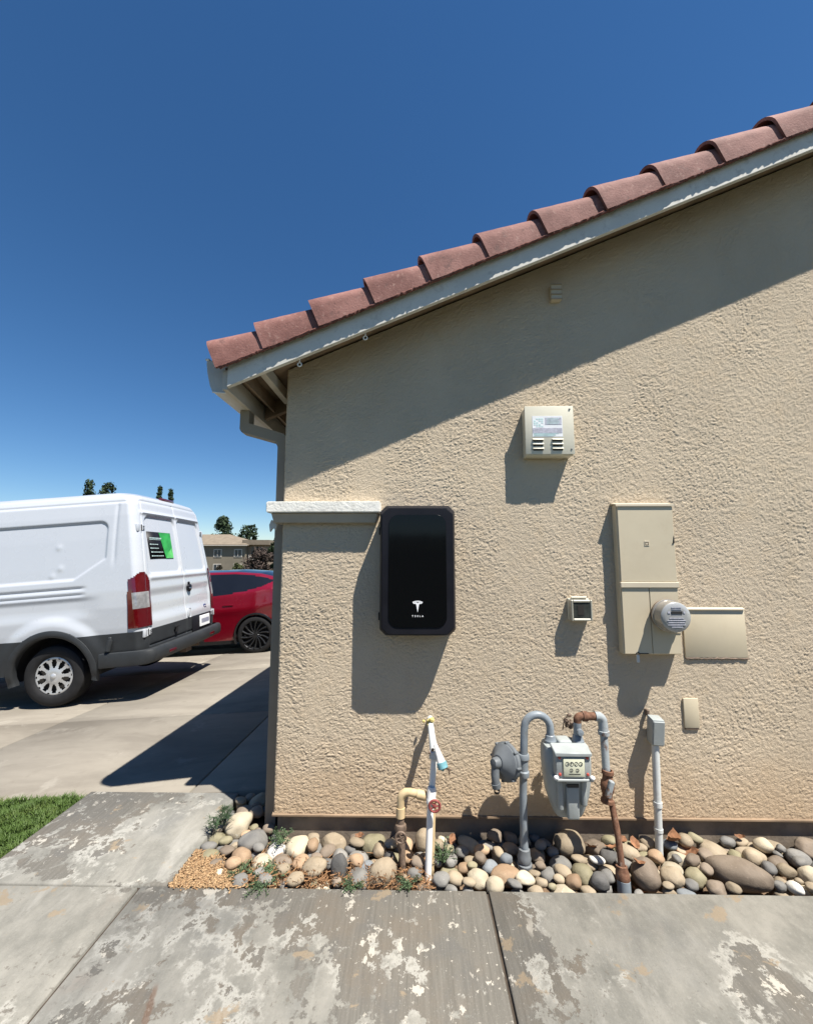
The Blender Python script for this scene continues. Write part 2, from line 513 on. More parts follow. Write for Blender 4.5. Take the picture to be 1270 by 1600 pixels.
xs = np.concatenate([np.linspace(-700, -60, 30), np.linspace(-56, -12, 30), np.linspace(-11, 9, 61), np.linspace(12, 700, 30)])
ys = np.concatenate([np.linspace(-300, -8, 14), np.linspace(-7, 14, 64), np.linspace(16, 110, 40), np.linspace(130, 1400, 20)])
V = [(x, y, ground_z(x, y)) for y in ys for x in xs]
nx = len(xs)
F = [(j * nx + i, j * nx + i + 1, (j + 1) * nx + i + 1, (j + 1) * nx + i) for j in range(len(ys) - 1) for i in range(nx - 1)]
tag(np_mesh('ground', V, F, M['ground']), kind='structure')

BED_Y = 2.035
BX0, BX1 = -2.05, -1.085
DY = 2.79
JX = (-4.4, -2.83, -1.225, .375, 2.35, 3.95, 5.5)
mb = MB()
g = .0065
for a, b in zip(JX[:-1], JX[1:]):
    mb.box(a + g, b - g, .62, BED_Y - (.006 if b < -.9 else 0), -.10, 0, .004, 1)
mb.box(BX0, BX1 - .0, BED_Y + .006, DY - .006, -.10, -.001, .006, 1)
walk = tag(mb.build('walkway', M['walk'], angle=50), kind='structure')
mb = MB().box(-4.4, 5.5, .625, BED_Y - .002, -.10, -.013)
mb.box(BX0 + .004, BX1 - .004, BED_Y - .002, DY, -.1, -.013)
tag(mb.build('walkway_base', paint('joint_dirt', (.05, .038, .028), .95, .3, 30), smooth=False), kind='structure')

# driveway slabs, falling away to the street
mb = MB()
def slab(x0, x1, y0, y1, th=.09):
    P = [(x0, y0), (x1, y0), (x1, y1), (x0, y1)]
    t = bmesh.new()
    A = [t.verts.new((x, y, drive_z(x, y))) for x, y in P]; B = [t.verts.new((x, y, drive_z(x, y) - th)) for x, y in P]
    t.faces.new(A); t.faces.new(B[::-1])
    for i in range(4): t.faces.new((A[i], B[i], B[(i + 1) % 4], A[(i + 1) % 4]))
    bmesh.ops.recalc_face_normals(t, faces=t.faces[:])
    bmesh.ops.bevel(t, geom=t.edges[:], offset=.006, segments=1, affect='EDGES')
    mb.join(t)
ycuts = (DY, 4.42, 6.6, 8.8, 11.0)
xcuts = (-8.6, -6.1, -3.65, -1.42, -.72)
for y0, y1 in zip(ycuts[:-1], ycuts[1:]):
    for x0, x1 in zip(xcuts[:-1], xcuts[1:]):
        slab(x0 + .005, x1 - .005, y0 + .005, y1 - .005)
tag(mb.build('driveway', M['drive'], angle=50), kind='structure')

# lawn base and grass blades
def lawn_z(x, y): return -.045 + .055 * (x - BX0) + 0.012 * math.sin(7 * x + 3 * y)
lx = np.linspace(-4.4, BX0 - .012, 30); ly = np.linspace(BED_Y + .012, DY - .01, 14)
V = [(x, y, lawn_z(x, y)) for y in ly for x in lx]
F = [(j * 30 + i, j * 30 + i + 1, (j + 1) * 30 + i + 1, (j + 1) * 30 + i) for j in range(13) for i in range(29)]
tag(np_mesh('lawn_ground', V, F, M['lawn_soil']), kind='structure')
def make_grass():
    n1 = 42000
    x = -4.4 + (4.4 + BX0 - .01) * rng.random(n1) ** .6
    y = BED_Y + .01 + (DY - BED_Y - .02) * rng.random(n1)
    cl = np.sin(x * 31 + np.sin(y * 17) * 2) * np.sin(y * 27 + x * 5)
    h = (.030 + .024 * rng.random(n1)) * (1 + .28 * cl)
    z = -.05 + .055 * (x - BX0)
    az = rng.random(n1) * 2 * np.pi; lean = .2 + .75 * rng.random(n1)
    dx, dy = np.cos(az) * lean, np.sin(az) * lean
    wv = .0022 + .0015 * rng.random(n1)
    px, py = -np.sin(az) * wv, np.cos(az) * wv
    P = np.zeros((n1, 6, 3))
    for k, (t, ww) in enumerate(((0, 1), (.55, .8), (1, .12))):
        bx = x + dx * h * t * t; by = y + dy * h * t * t; bz = z + h * t * (1 - .25 * lean * t)
        P[:, 2 * k] = np.stack([bx - px * ww, by - py * ww, bz], 1)
        P[:, 2 * k + 1] = np.stack([bx + px * ww, by + py * ww, bz], 1)
    base = np.arange(n1)[:, None] * 6
    f = np.concatenate([base + np.array([0, 1, 3, 2]), base + np.array([2, 3, 5, 4])])
    m = NB('grass_blades')
    a = m.noise(900, 1, .5); b = m.noise(4, 4, .6)
    c = m.mix(m.rng(a, .3, .7), (.034, .070, .012), (.080, .130, .026))
    c = m.mix(m.rng(b, .5, .75, 0, .6), c, (.13, .15, .04))
    c = m.mix(m.rng(a, .70, .78, 0, .8), c, (.28, .22, .10))
    m.color(c); m.p(Roughness=.6); m.b.inputs['Specular IOR Level'].default_value = .3
    o = np_mesh('lawn_grass', P.reshape(-1, 3), f, m.m, smooth=False)
    tag(o, 'short green lawn grass beside the peeling walkway', 'grass', kind='stuff')
make_grass()

# unseen turf and fence added behind the viewpoint to cut bounce and darken reflections
sx_ = np.linspace(-6, 9, 40); sy_ = np.linspace(-4, .615, 14)
V = [(x, y, -.05 + .01 * math.sin(5 * x + y)) for y in sy_ for x in sx_]
F = [(j * 40 + i, j * 40 + i + 1, (j + 1) * 40 + i + 1, (j + 1) * 40 + i) for j in range(13) for i in range(39)]
tag(np_mesh('added_dark_turf', V, F, M['lawn_soil']), kind='structure')  # added dark ground, out of view, to lower the light bounced onto the wall
M['fence'] = paint('added_fence_wood', (.085, .06, .042), .85, .3, 9, .3, 40, spec=.15)
fn = thing('added_board_fence', 'added unseen dark brown board fence behind the viewpoint that blocks sky and bounce light', 'fence', (2, -2.0, 0))
mb = MB()
for k in range(88): mb.box(-4.5 + k * .15, -4.357 + k * .15, -2.02 + .004 * (k % 2), -2.0, -.04, 1.85 + .012 * math.sin(k * 2.3), .003, 1)
mb.build('boards', M['fence'], fn)
mb = MB()
for z in (.3, 1.5): mb.box(-4.5, 8.7, -2.07, -2.022, z, z + .09)
mb.build('rails', M['fence'], fn)

# bed soil under the stones
V = []; gx = np.linspace(BX1 + .003, 5.2, 160); gy = np.linspace(BED_Y + .004, 2.43, 12)
def soil_h(x, y):
    k = max(0, min(1, (.36 - (x - BX1) - (y - BED_Y) * 1.2) / .12))
    if k > .9: return -.006 + .003 * mnoise.noise(Vector((x * 30, y * 30, 3)))
    return -.065 + .058 * k + .012 * mnoise.noise(Vector((x * 9, y * 9, 0))) + .01 * mnoise.noise(Vector((x * 30, y * 30, 3)))
V = [(x, y, soil_h(x, y)) for y in gy for x in gx]
F = [(j * 160 + i, j * 160 + i + 1, (j + 1) * 160 + i + 1, (j + 1) * 160 + i) for j in range(11) for i in range(159)]
n0 = len(V)
gx2 = np.linspace(BX1 + .003, -.70, 16); gy2 = np.linspace(2.43, DY - .006, 12)
V += [(x, y, soil_h(x, y)) for y in gy2 for x in gx2]
F += [(n0 + j * 16 + i, n0 + j * 16 + i + 1, n0 + (j + 1) * 16 + i + 1, n0 + (j + 1) * 16 + i) for j in range(11) for i in range(15)]
tag(np_mesh('bed_soil', V, F, M['soil']), kind='structure')

# ------------------------------------------------------------------ the house
WX, WY = -.735, 2.40
SL = .42
def zb(x): return 2.868 + SL * x
RX = 6.4
house = thing('house', 'tan stucco house with a clay tiled roof and painted rake board', 'house', (WX, WY, 0))

mb = MB()
mb.prism([(WX + .006, .102), (RX, .102), (RX, zb(RX) + .105), (WX + .006, zb(WX) + .105)], 'y', WY + .004, WY + .16)
mb.build('wall', M['stucco'], house, angle=60)
# the stucco skin is real relief: trowelled lace texture a few millimetres deep
def vnoise(x, z, sc, seed):
    r = np.random.default_rng(seed).random((256, 256)).astype(np.float32)
    x = x * sc + 40.0; z = z * sc + 40.0
    i = np.floor(x).astype(int); j = np.floor(z).astype(int)
    u = x - i; v = z - j
    u = u * u * u * (u * (u * 6 - 15) + 10); v = v * v * v * (v * (v * 6 - 15) + 10)
    i0, i1, j0, j1 = i % 256, (i + 1) % 256, j % 256, (j + 1) % 256
    return (r[j0, i0] * (1 - u) + r[j0, i1] * u) * (1 - v) + (r[j1, i0] * (1 - u) + r[j1, i1] * u) * v
def stucco_h(x, z):
    wx = x + .016 * (vnoise(x, z, 34, 1) - .5) + .05 * (vnoise(x, z, 5, 2) - .5)
    wz = z + .016 * (vnoise(x, z, 34, 3) - .5) + .05 * (vnoise(x, z, 5, 4) - .5)
    ca, sa = math.cos(.5), math.sin(.5)
    rx, rz = wx * ca + wz * sa, -wx * sa + wz * ca
    n1 = vnoise(rx * .85, rz * 1.1, 90, 5) * .52 + vnoise(wx, wz, 168, 6) * .48
    n2 = vnoise(wx * ca - wz * sa + 3, (wx * sa + wz * ca) * 1.25, 122, 7)
    plate = sst(.43, .55, n1)
    worm = 1 - sst(0, .16, np.abs(n2 - .5))
    n3 = vnoise(x, z, 190, 8)
    patch = .78 + .22 * sst(.35, .62, vnoise(x, z, 3.6, 9)) 
    drag = sst(.58, .75, vnoise(x * 1.6, z * .8, 5.5, 10))
    return (.0021 * plate + .0014 * worm + .0020 * (n3 - .5)) * patch * (1 - .30 * drag) + .0025 * (vnoise(x, z, 2.2, 11) - .5)
ncol, nrow, nside = 900, 860, 30
uu = np.concatenate([np.linspace(-.15, -.006, nside), np.linspace(0, 3.76, ncol)])
vv = np.linspace(0, 1, nrow)
U, VV = np.meshgrid(uu, vv)
XF = WX + np.maximum(U, 0)
ZF = .10 + VV * (zb(XF) + .10 - .10)
HF = stucco_h(U + 5, ZF)
cr_ = np.clip((U + .012) / .024, 0, 1)                                # round the corner
ang_ = cr_ * math.pi / 2
nxv, nyv = -np.cos(ang_), -np.sin(ang_)
BXv = np.where(U <= -.012, WX, np.where(U >= .012, XF, WX + .0095 * (1 - np.cos(ang_)) * 1.25))
BYv = np.where(U <= -.012, WY - U, np.where(U >= .012, WY, WY + .0095 * (1 - np.sin(ang_)) * 1.25))
HF = HF * np.clip((VV * 3 + .02) / .03, 0, 1)
PV = np.stack([BXv + nxv * HF - WX, BYv + nyv * HF - WY, ZF], -1).reshape(-1, 3)
nc_ = len(uu)
ii_ = (np.arange(nrow - 1)[:, None] * nc_ + np.arange(nc_ - 1)[None, :]).ravel()
np_mesh('gable_wall', PV, np.stack([ii_, ii_ + 1, ii_ + nc_ + 1, ii_ + nc_], 1), M['stucco_skin'], house, True, 180)
mb = MB()
mb.prism([(WY + .161, -.45), (9.3, -.7), (9.3, zb(WX) + .10), (WY + .161, zb(WX) + .10)], 'x', WX + .012, WX + .15)
mb.build('garage_wall', M['trim_tan'], house)
mb = MB()
mb.box(WX + .02, RX, WY + .018, WY + .15, -.14, .099)
mb.build('foundation', M['found'], house)
mb = MB()
mb.prism([(WY - .010, .094), (WY - .010, .102), (WY + .02, .112), (WY + .02, .094)], 'x', WX - .004, RX)
mb.build('weep_screed', M['wood_dark'], house)
mb = MB()
mb.box(WX - .012, WX + .013, 3.6, 8.4, -.5, 2.15)
gd = mb.build('garage_door', M['wood_paint'], house)
mb = MB()
for k in range(4):
    mb.box(WX - .02, WX - .0122, 3.7, 8.3, -.35 + k * .6, .15 + k * .6, .01, 1)
mb.build('door_panel', M['wood_paint'], gd)

# sheathing, rafters, boards
mb = MB()
mb.prism([(-1.02, zb(-1.02) + .115), (RX, zb(RX) + .115), (RX, zb(RX) + .135), (-1.02, zb(-1.02) + .135)], 'y', 2.185, 9.5)
roof = mb.build('roof', M['wood_dark'], house)
mb = MB()
mb.prism([(-.992, zb(-.992)), (RX, zb(RX)), (RX, zb(RX) + .15), (-.992, zb(-.992) + .15)], 'y', 2.155, 2.182, .002, 1)
mb.build('rake_board', M['board'], house)
for y in (2.72, 3.3, 3.9, 4.5, 5.1, 5.7, 6.3, 6.9):
    mb = MB()
    mb.prism([(-.985, zb(-.985) + .005), (-.70, zb(-.70) + .005), (-.70, zb(-.70) + .113), (-.985, zb(-.985) + .113)], 'y', y, y + .04)
    mb.build('rafter', M['wood_dark'], house)
mb = MB()
mb.box(-.845, -.805, 2.184, 2.70, zb(-.82) + .035, zb(-.84) + .112)
mb.build('lookout', M['wood_paint'], house)
mb = MB()
mb.box(-.93, -.915, 2.184, 9.4, zb(-.93) + .03, zb(-.93) + .112)
mb.build('lookout', M['wood_dark'], house)
mb = MB()
mb.box(-1.022, -.994, 2.165, 9.5, zb(-1.02) + .0, zb(-1.02) + .112)
mb.build('eave_fascia', M['wood_paint'], house)
# two small eye screws under the rake board
for x in (-.60, -.23):
    mb = MB()
    mb.tube([Vector((x, 2.19, zb(x) + .02)), Vector((x, 2.19, zb(x) - .012))], .004, 8)
    mb.tube([Vector((x, 2.19, zb(x) - .022)) + p for p in arc((0, 0, 0), .011, 90, 450, 12)], .0035, 6)
    mb.build('eye_screw', M['gutter_white'], house)
# gutter
gz = zb(-1.02)
prof = [(-1.024, gz + .195), (-1.118, gz + .195), (-1.124, gz + .180), (-1.116, gz + .120), (-1.098, gz + .045), (-1.082, gz + .010), (-1.07, gz + .002), (-1.024, gz + .002)]
mb = MB(); mb.prism([(a - .02 if a < -1.03 else a, b) for a, b in prof], 'y', 2.215, 9.5)
gut = mb.build('gutter', M['gutter'], house, angle=50)
mb = MB()
mb.box(-1.152, -1.128, 2.211, 9.5, gz + .1955, gz + .207, .003, 1)
mb.tube([(-1.1, 2.212, gz + .006), (-1.024, 2.212, gz - .002)], .004, 8)
mb.build('gutter_lip', M['gutter_white'], gut)
# downspout with its elbow
mb = MB()
y0, y1 = 2.49, 2.57
e = [(-1.058, gz + .0), (-1.058, gz - .122), (-1.046, gz - .142), (-.828, gz - .205), (-.812, gz - .24), (-.812, -.10), (-.752, -.10), (-.752, gz - .19), (-.775, gz - .155), (-1.0, gz - .085), (-1.0, gz + .0)]
t = bmesh.new()
quads = [(0, 1, 9, 10), (1, 2, 3, 8), (1, 8, 9), (3, 4, 7, 8), (4, 5, 6, 7)]
A = [t.verts.new((x, y0, z)) for x, z in e]; B = [t.verts.new((x, y1, z)) for x, z in e]
for q in quads:
    t.faces.new([A[i] for i in q]); t.faces.new([B[i] for i in q][::-1])
for i in range(len(e)): t.faces.new((A[i], B[i], B[(i + 1) % len(e)], A[(i + 1) % len(e)]))
mb.join(t)
mb.build('downspout', M['spout'], house, angle=20)

# stucco ledge wrapping the corner
def ledge(name, ztop, zbot, out, mat, xr, taper=0):
    o2 = out - taper
    P = [(WX - out, WY - out), (xr, WY - out), (xr, WY), (WX - .0, WY), (WX - .0, WY + .085), (WX - out, WY + .085)]
    Q = [(WX - o2, WY - o2), (xr - taper, WY - o2), (xr - taper, WY), (WX - .0, WY), (WX - .0, WY + .085), (WX - o2, WY + .085)]
    t = bmesh.new()
    A = [t.verts.new((x, y, ztop)) for x, y in P]; B = [t.verts.new((x, y, zbot)) for x, y in Q]
    for L in ((0, 1, 2, 3), (0, 3, 4, 5)):
        t.faces.new([A[i] for i in L]); t.faces.new([B[i] for i in L][::-1])
    for i in range(6): t.faces.new((A[i], B[i], B[(i + 1) % 6], A[(i + 1) % 6]))
    bmesh.ops.recalc_face_normals(t, faces=t.faces[:])
    bmesh.ops.bevel(t, geom=[e for e in t.edges if not (abs(e.verts[0].co.y - WY) < 1e-4 and abs(e.verts[1].co.y - WY) < 1e-4)], offset=.005, segments=2, affect='EDGES')
    m = MB(); m.join(t)
    return m.build(name, mat, house, angle=40)
lg = ledge('ledge', 1.832, 1.768, .076, M['trim_white'], -.150)
ledge('ledge_moulding', 1.7675, 1.708, .054, M['trim_tan'], -.163, .014)
mb = MB()
mb.prism([(-.80, 1.73), (-.785, 1.715), (-.765, 1.708), (-.775, 1.668), (-.79, 1.685), (-.806, 1.66), (-.812, 1.70)], 'y', 2.39, 2.41)
mb.build('torn_flashing', M['gutter'], house)

# small vent plate high on the wall
mb = MB(); mb.box(.891, .956, WY - .030, WY + .002, 3.086, 3.189, .003, 1)
vp = mb.build('wall_vent', M['beige_light'], house)
mb = MB()
for k in range(4): mb.box(.889, .958, WY - .038, WY - .0305, 3.088 + k * .032, 3.094 + k * .032)
mb.build('vent_slat', M['trim_tan'], vp)

# rake tiles: overlapping barrels with a skirt hanging over the board
PITCH = .300
ang = math.atan(SL)
def tile_x(k):
    if k == 0: return -1.03
    k1 = min(k, 11) - 1
    return -.772 + .302 * k1 + .0029 * k1 * k1 + max(0, k - 11) * .356
def barrel_row(mb, y_axis, rad, skirt, x0, n, lift=.042, drop=.0, ragged=None, seg=14, th=.016):
    L = PITCH / math.cos(ang)
    for k in range(n):
        xa = tile_x(k)
        L = (tile_x(k + 1) - xa) / math.cos(ang)
        jit = random.uniform(-.005, .005)
        o = Vector((xa, y_axis + random.uniform(-.004, .004), zb(xa) + (.128 if skirt == 0 else .112) + drop))
        t = Vector((math.cos(ang), 0, math.sin(ang))); up = Vector((-math.sin(ang), 0, math.cos(ang)))
        LL = L + .05
        rows = []
        for j in range(13):
            s = j / 12
            lf = lift * (1 - s) + jit * .5
            rr = rad * (1 - .17 * s)
            ring = []
            prof = [(-rr, -skirt - lf)] + [(-rr * math.cos(math.pi * i / seg), rr * math.sin(math.pi * i / seg)) for i in range(seg + 1)] + [(rr, -skirt - lf)]
            c = o + t * (LL * s - .012) + up * (lf + skirt)
            out_ = [c + Vector((0, 1, 0)) * a + up * b for a, b in prof]
            prof2 = [(a * (rr - th) / rr, b if i in (0, len(prof) - 1) else b * (rr - th) / rr) for i, (a, b) in enumerate(prof)]
            in_ = [c + Vector((0, 1, 0)) * a + up * b for a, b in prof2]
            rows.append((out_, in_))
        t_ = bmesh.new()
        G = [[t_.verts.new(p + Vector((0, 0, 1)) * .0015 * mnoise.noise(p * 25)) for p in a] for a, b in rows]
        H = [[t_.verts.new(p) for p in b] for a, b in rows]
        m = len(G[0])
        for j in range(12):
            for i in range(m - 1):
                t_.faces.new((G[j][i], G[j][i + 1], G[j + 1][i + 1], G[j + 1][i]))
                t_.faces.new((H[j][i], H[j + 1][i], H[j + 1][i + 1], H[j][i + 1]))
            for i in (0, m - 1): t_.faces.new((G[j][i], G[j + 1][i], H[j + 1][i], H[j][i]))
        for j in (0, 12):
            for i in range(m - 1): t_.faces.new((G[j][i], H[j][i], H[j][i + 1], G[j][i + 1]))
        mb.join(t_)
        if ragged is not None:                       # mortar squeezed out under the lower edge
            P = []
            for j in range(30):
                s = j / 29
                c = o + t * (LL * s * .94 + .008) + up * (-.002) + Vector((0, -rad + .012, 0))
                P.append(c + Vector((0, random.uniform(-.003, .003), random.uniform(-.003, .002))))
            ragged.tube(P, [random.uniform(.007, .0105) for _ in P], 7)
mb = MB(); rag = MB()
barrel_row(mb, 2.214, .100, .068, -1.118, 22, ragged=rag)
rt = mb.build('rake_tiles', M['tile'], house, angle=50)
rag.build('tile_mortar', M['mortar'], rt)
# field of tiles behind the rake row
mb = MB()
for i in range(26):
    barrel_row(mb, 2.48 + i * .27, .085, .0, -1.118, 22, lift=.02, drop=.012, seg=6, th=.01) if i < 1 else None
mb.build('field_tiles', M['tile'], house, angle=50)
def field():
    ysv = np.arange(2.60, 9.5, .03)
    xsv = []
    for k in range(22):
        for d in (0, .02, .29): xsv.append((tile_x(k) + d, .03 * (1 - d / .3) if d else 0))
    V = []
    for x, l in xsv:
        for y in ysv: V.append((x, y, zb(x) + .15 + l + .045 * abs(math.sin((y - 2.6) * math.pi / .27)) ** .7))
    m = len(ysv)
    F = [(j * m + i, j * m + i + 1, (j + 1) * m + i + 1, (j + 1) * m + i) for j in range(len(xsv) - 1) for i in range(m - 1)]
    V = [(a - WX, b - WY, c) for a, b, c in V]
    np_mesh('field_tiles', V, F, M['tile'], house)
field()

# ------------------------------------------------------------------ black power box on the wall
def chamfer_rect(x0, x1, z0, z1, c):
    return [(x0 + c, z0), (x1 - c, z0), (x1, z0 + c), (x1, z1 - c), (x1 - c, z1), (x0 + c, z1), (x0, z1 - c), (x0, z0 + c)]
def round_rect(x0, x1, z0, z1, r, n=6):
    out = []
    for cx, cz, a in ((x1 - r, z0 + r, -90), (x1 - r, z1 - r, 0), (x0 + r, z1 - r, 90), (x0 + r, z0 + r, 180)):
        for i in range(n + 1):
            t = R(a + 90 * i / n); out.append((cx + r * math.cos(t), cz + r * math.sin(t)))
    return out
TX0, TX1, TZ0, TZ1 = -.146, .272, 1.084, 1.800
gate = thing('power_gateway', 'black wall mounted power box with glossy glass front at the end of the ledge', 'power box', (.063, WY, TZ0))
t = bmesh.new()
def ring(x0, x1, z0, z1, c, y): return [t.verts.new((x, y, z)) for x, z in chamfer_rect(x0, x1, z0, z1, c)]
R0 = ring(TX0 + .004, TX1 - .004, TZ0 + .004, TZ1 - .004, .030, WY - .001)
R1 = ring(TX0, TX1, TZ0, TZ1, .034, 2.285)
R2 = ring(TX0 + .012, TX1 - .012, TZ0 + .012, TZ1 - .018, .036, 2.250)
for a, b in ((R0, R1), (R1, R2)):
    for i in range(8): t.faces.new((a[i], b[i], b[(i + 1) % 8], a[(i + 1) % 8]))
t.faces.new(R2); t.faces.new(R0[::-1])
bmesh.ops.recalc_face_normals(t, faces=t.faces[:])
bmesh.ops.bevel(t, geom=t.edges[:], offset=.0025, segments=2, affect='EDGES')
mb = MB(); mb.join(t)
mb.build('case', M['black_case'], gate, angle=25)
mb = MB(); mb.prism(round_rect(-.095, .221, 1.135, 1.745, .055, 8), 'y', 2.2462, 2.2497, .001, 1)
gl = mb.build('glass_front', M['gate_glass'], gate, angle=25)
for z in (1.66, 1.18):
    mb = MB(); mb.box(TX0 - .011, TX0 - .0003, 2.33, 2.37, z - .022, z + .022, .003, 1)
    mb.build('hinge', M['black_case'], gate)
mb = MB(); mb.box(TX1 + .0003, TX1 + .010, 2.32, 2.34, 1.436, 1.442)
mb.build('latch', M['black_case'], gate)
# emblem: a curved bar over a tapering T
ex, ez, es = .063, 1.247, .056
def P2(u, v): return (ex + u * es, ez + v * es)
top = [(-.5 + i / 12, .52 - .30 * (-.5 + i / 12) ** 2 * 1.6) for i in range(13)]
bot = [(.47 - .94 * i / 12, .425 - .30 * (.47 - .94 * i / 12) ** 2 * 1.6) for i in range(13)]
mb = MB()
mb.prism([P2(*q) for q in top + bot], 'y', 2.2453, 2.2461)
mb.prism([P2(*q) for q in [(-.455, .325), (-.30, .365), (-.12, .385), (-.03, .33), (0, .27), (0, -.60), (-.135, .15), (-.23, .235), (-.36, .225), (-.425, .27)]], 'y', 2.2453, 2.2461)
mb.prism([P2(*q) for q in [(.455, .325), (.425, .27), (.36, .225), (.23, .235), (.135, .15), (0, -.60), (0, .27), (.03, .33), (.12, .385), (.30, .365)]], 'y', 2.2453, 2.2461)
mb.build('emblem', M['white_mark'], gate, smooth=False)
text_mesh('lettering', 'TESLA', .0125, (0, 2.2457 - WY, 1.194 - TZ0), M['white_mark'], gate, space=2.1, bold=.00035)

# ------------------------------------------------------------------ louvred box
lv = thing('louvred_box', 'off white metal box with paper sticker and six louvres high on the stucco wall', 'utility box', (.83, WY, 2.095))
fy = WY - .078
mb = MB(); mb.box(.695, .966, fy, WY - .001, 2.095, 2.384, .004, 2)
lc = mb.build('case', M['offwhite'], lv)
mb = MB(); mb.box(.690, .972, fy - .010, fy - .0003, 2.100, 2.388, .003, 2)
cv = mb.build('cover', M['offwhite'], lv)
for sx in (.730, .842):
    for k in range(3):
        z = 2.188 - k * .0265
        mb = MB()
        mb.prism([(fy - .0105, z + .007), (fy - .021, z - .002), (fy - .021, z - .006), (fy - .0105, z + .002)], 'x', sx, sx + .064, .001, 1)
        mb.build('louvre', M['offwhite'], cv)
        mb = MB(); mb.prism(round_rect(sx + .002, sx + .062, z - .013, z - .001, .005, 4), 'y', fy - .0115, fy - .0102)
        mb.build('louvre_slot', M['gap'], cv, smooth=False)
mb = MB(); mb.box(.732, .906, fy - .0112, fy - .0102, 2.204, 2.328)
st = mb.build('sticker', M['sticker'], cv, smooth=False)
mb = MB()
mb.box(.806, .900, fy - .0120, fy - .0113, 2.276, 2.318); mb.box(.734, .903, fy - .0120, fy - .0113, 2.226, 2.256)
mb.build('print_block', M['sticker_grey'], st, smooth=False)
mb = MB()
for r_ in range(5):
    for c_ in range(4):
        if (r_ * 7 + c_ * 3) % 4: mb.box(.740 + c_ * .0145, .751 + c_ * .0145, fy - .0120, fy - .0113, 2.262 + r_ * .0112, 2.2695 + r_ * .0112)
for k in range(4): mb.box(.738, .738 + random.uniform(.11, .16), fy - .0120, fy - .0113, 2.208 + k * .0044, 2.210 + k * .0044)
for k in range(5): mb.box(.815, .815 + random.uniform(.05, .08), fy - .0126, fy - .0121, 2.280 + k * .0075, 2.2825 + k * .0075)
mb.build('fine_print', M['sticker_teal'], st, smooth=False)
for x, z in ((.950, 2.368), (.953, 2.130)):
    mb = MB(); mb.lathe([(0, .004), (.004, .0035), (.0062, 0)], (x, fy - .0102, z), (0, -1, 0), 12)
    mb.build('screw', M['screw'], cv)

# ------------------------------------------------------------------ electric panel with its meter
ep = thing('electric_panel', 'tall beige electric service panel with a round glass meter low on its right', 'electric panel', (1.362, WY, .976))
py_ = WY - .055
mb = MB(); mb.box(1.203, 1.522, py_, WY - .001, .976, 1.812, .003, 1)
mb.build('case', M['beige_metal'], ep)
mb = MB(); mb.prism([(py_ - .014, 1.800), (py_ - .014, 1.812), (WY - .001, 1.826), (WY - .001, 1.8125), (py_ - .002, 1.8125), (py_ - .002, 1.800)], 'x', 1.1967, 1.5272)
mb.build('rain_lip', M['beige_light'], ep, smooth=False)
mb = MB(); mb.box(1.2072, 1.5189, py_ - .007, py_ - .0004, 1.372, 1.799, .002, 1)
ud = mb.build('upper_door', M['beige_metal'], ep)
mb = MB(); mb.box(1.348, 1.376, py_ - .0092, py_ - .0074, 1.574, 1.602, .0005, 1)
em = mb.build('emblem', M['beige_light'], ud, smooth=False)
mb = MB()
for a in ((1.353, 1.371, 1.579, 1.582), (1.353, 1.371, 1.594, 1.597), (1.353, 1.356, 1.579, 1.597), (1.368, 1.371, 1.579, 1.597)): mb.box(a[0], a[1], py_ - .0100, py_ - .0093, a[2], a[3])
mb.build('emblem_line', M['brass'], em, smooth=False)
mb = MB(); mb.prism([(1.503, 1.585), (1.511, 1.600), (1.516, 1.632), (1.5165, 1.590)], 'y', py_ - .0105, py_ - .0072)
mb.build('latch', M['gap'], ud, smooth=False)
mb = MB(); mb.box(1.2009, 1.5251, py_ - .014, py_ - .0004, 1.341, 1.3705, .002, 1)
mb.build('rail', M['beige_light'], ep)
for x0, x1 in ((1.2072, 1.3583), (1.3625, 1.5189)):
    mb = MB(); mb.box(x0, x1, py_ - .006, py_ - .0004, .980, 1.340, .0015, 1)
    ld_ = mb.build('lower_door', M['beige_metal'], ep)
mb = MB(); mb.box(1.462, 1.520, py_ - .010, py_ - .0063, 1.092, 1.102, .001, 1)
mb.build('bracket', M['beige_light'], ep)
mb = MB(); mb.box(1.268, 1.284, py_ - .011, py_ - .003, .934, .976, .003, 1)
mb.build('seal_tag', M['conduit'], ep)
mb = MB(); mb.tube([Vector((1.276, py_ - .008, .978)) + p for p in arc((0, 0, 0), .010, 0, 180, 8)], .0025, 6); mb.box(1.284, 1.335, py_ - .0085, py_ - .0062, .980, .984)
mb.build('seal_wire', M['gap'], ep)
MX, MZ, MR = 1.440, 1.192, .086
mb = MB(); mb.lathe([(MR * .90, 0), (MR * .98, .006), (MR * .98, .016), (MR * .9, .020), (MR * .86, .022)], (MX, py_ - .0062, MZ), (0, -1, 0), 40)
mt = mb.build('meter', M['amber'], ep, angle=45)
mb = MB(); mb.lathe([(MR * .95, .016), (MR * 1.02, .020), (MR * 1.02, .032), (MR * .96, .034), (MR * .955, .036), (MR * .95, .082), (MR * .92, .092)], (MX, py_ - .0062, MZ), (0, -1, 0), 48)
mb.build('cover', paint('meter_cover', (.26, .24, .21), .22, .1, 10, spec=.6, coat=.5, dirt=(.25, .2, .15), dirt_amt=.5, dirt_scale=20), mt, angle=50)
mb = MB(); mb.lathe([(MR * .92, .092), (MR * .86, .098), (MR * .6, .1005), (0, .101)], (MX, py_ - .0062, MZ), (0, -1, 0), 48)
mb.build('face', paint('meter_face', (.33, .335, .33), .25, .04, 20, spec=.6, coat=.6), mt, angle=50)
yy = py_ - .0062 - .1022
mb = MB(); mb.box(MX - .028, MX + .030, yy - .001, yy + .0008, MZ + .018, MZ + .033)
mb.build('display', M['ink'], mt, smooth=False)
mb = MB()
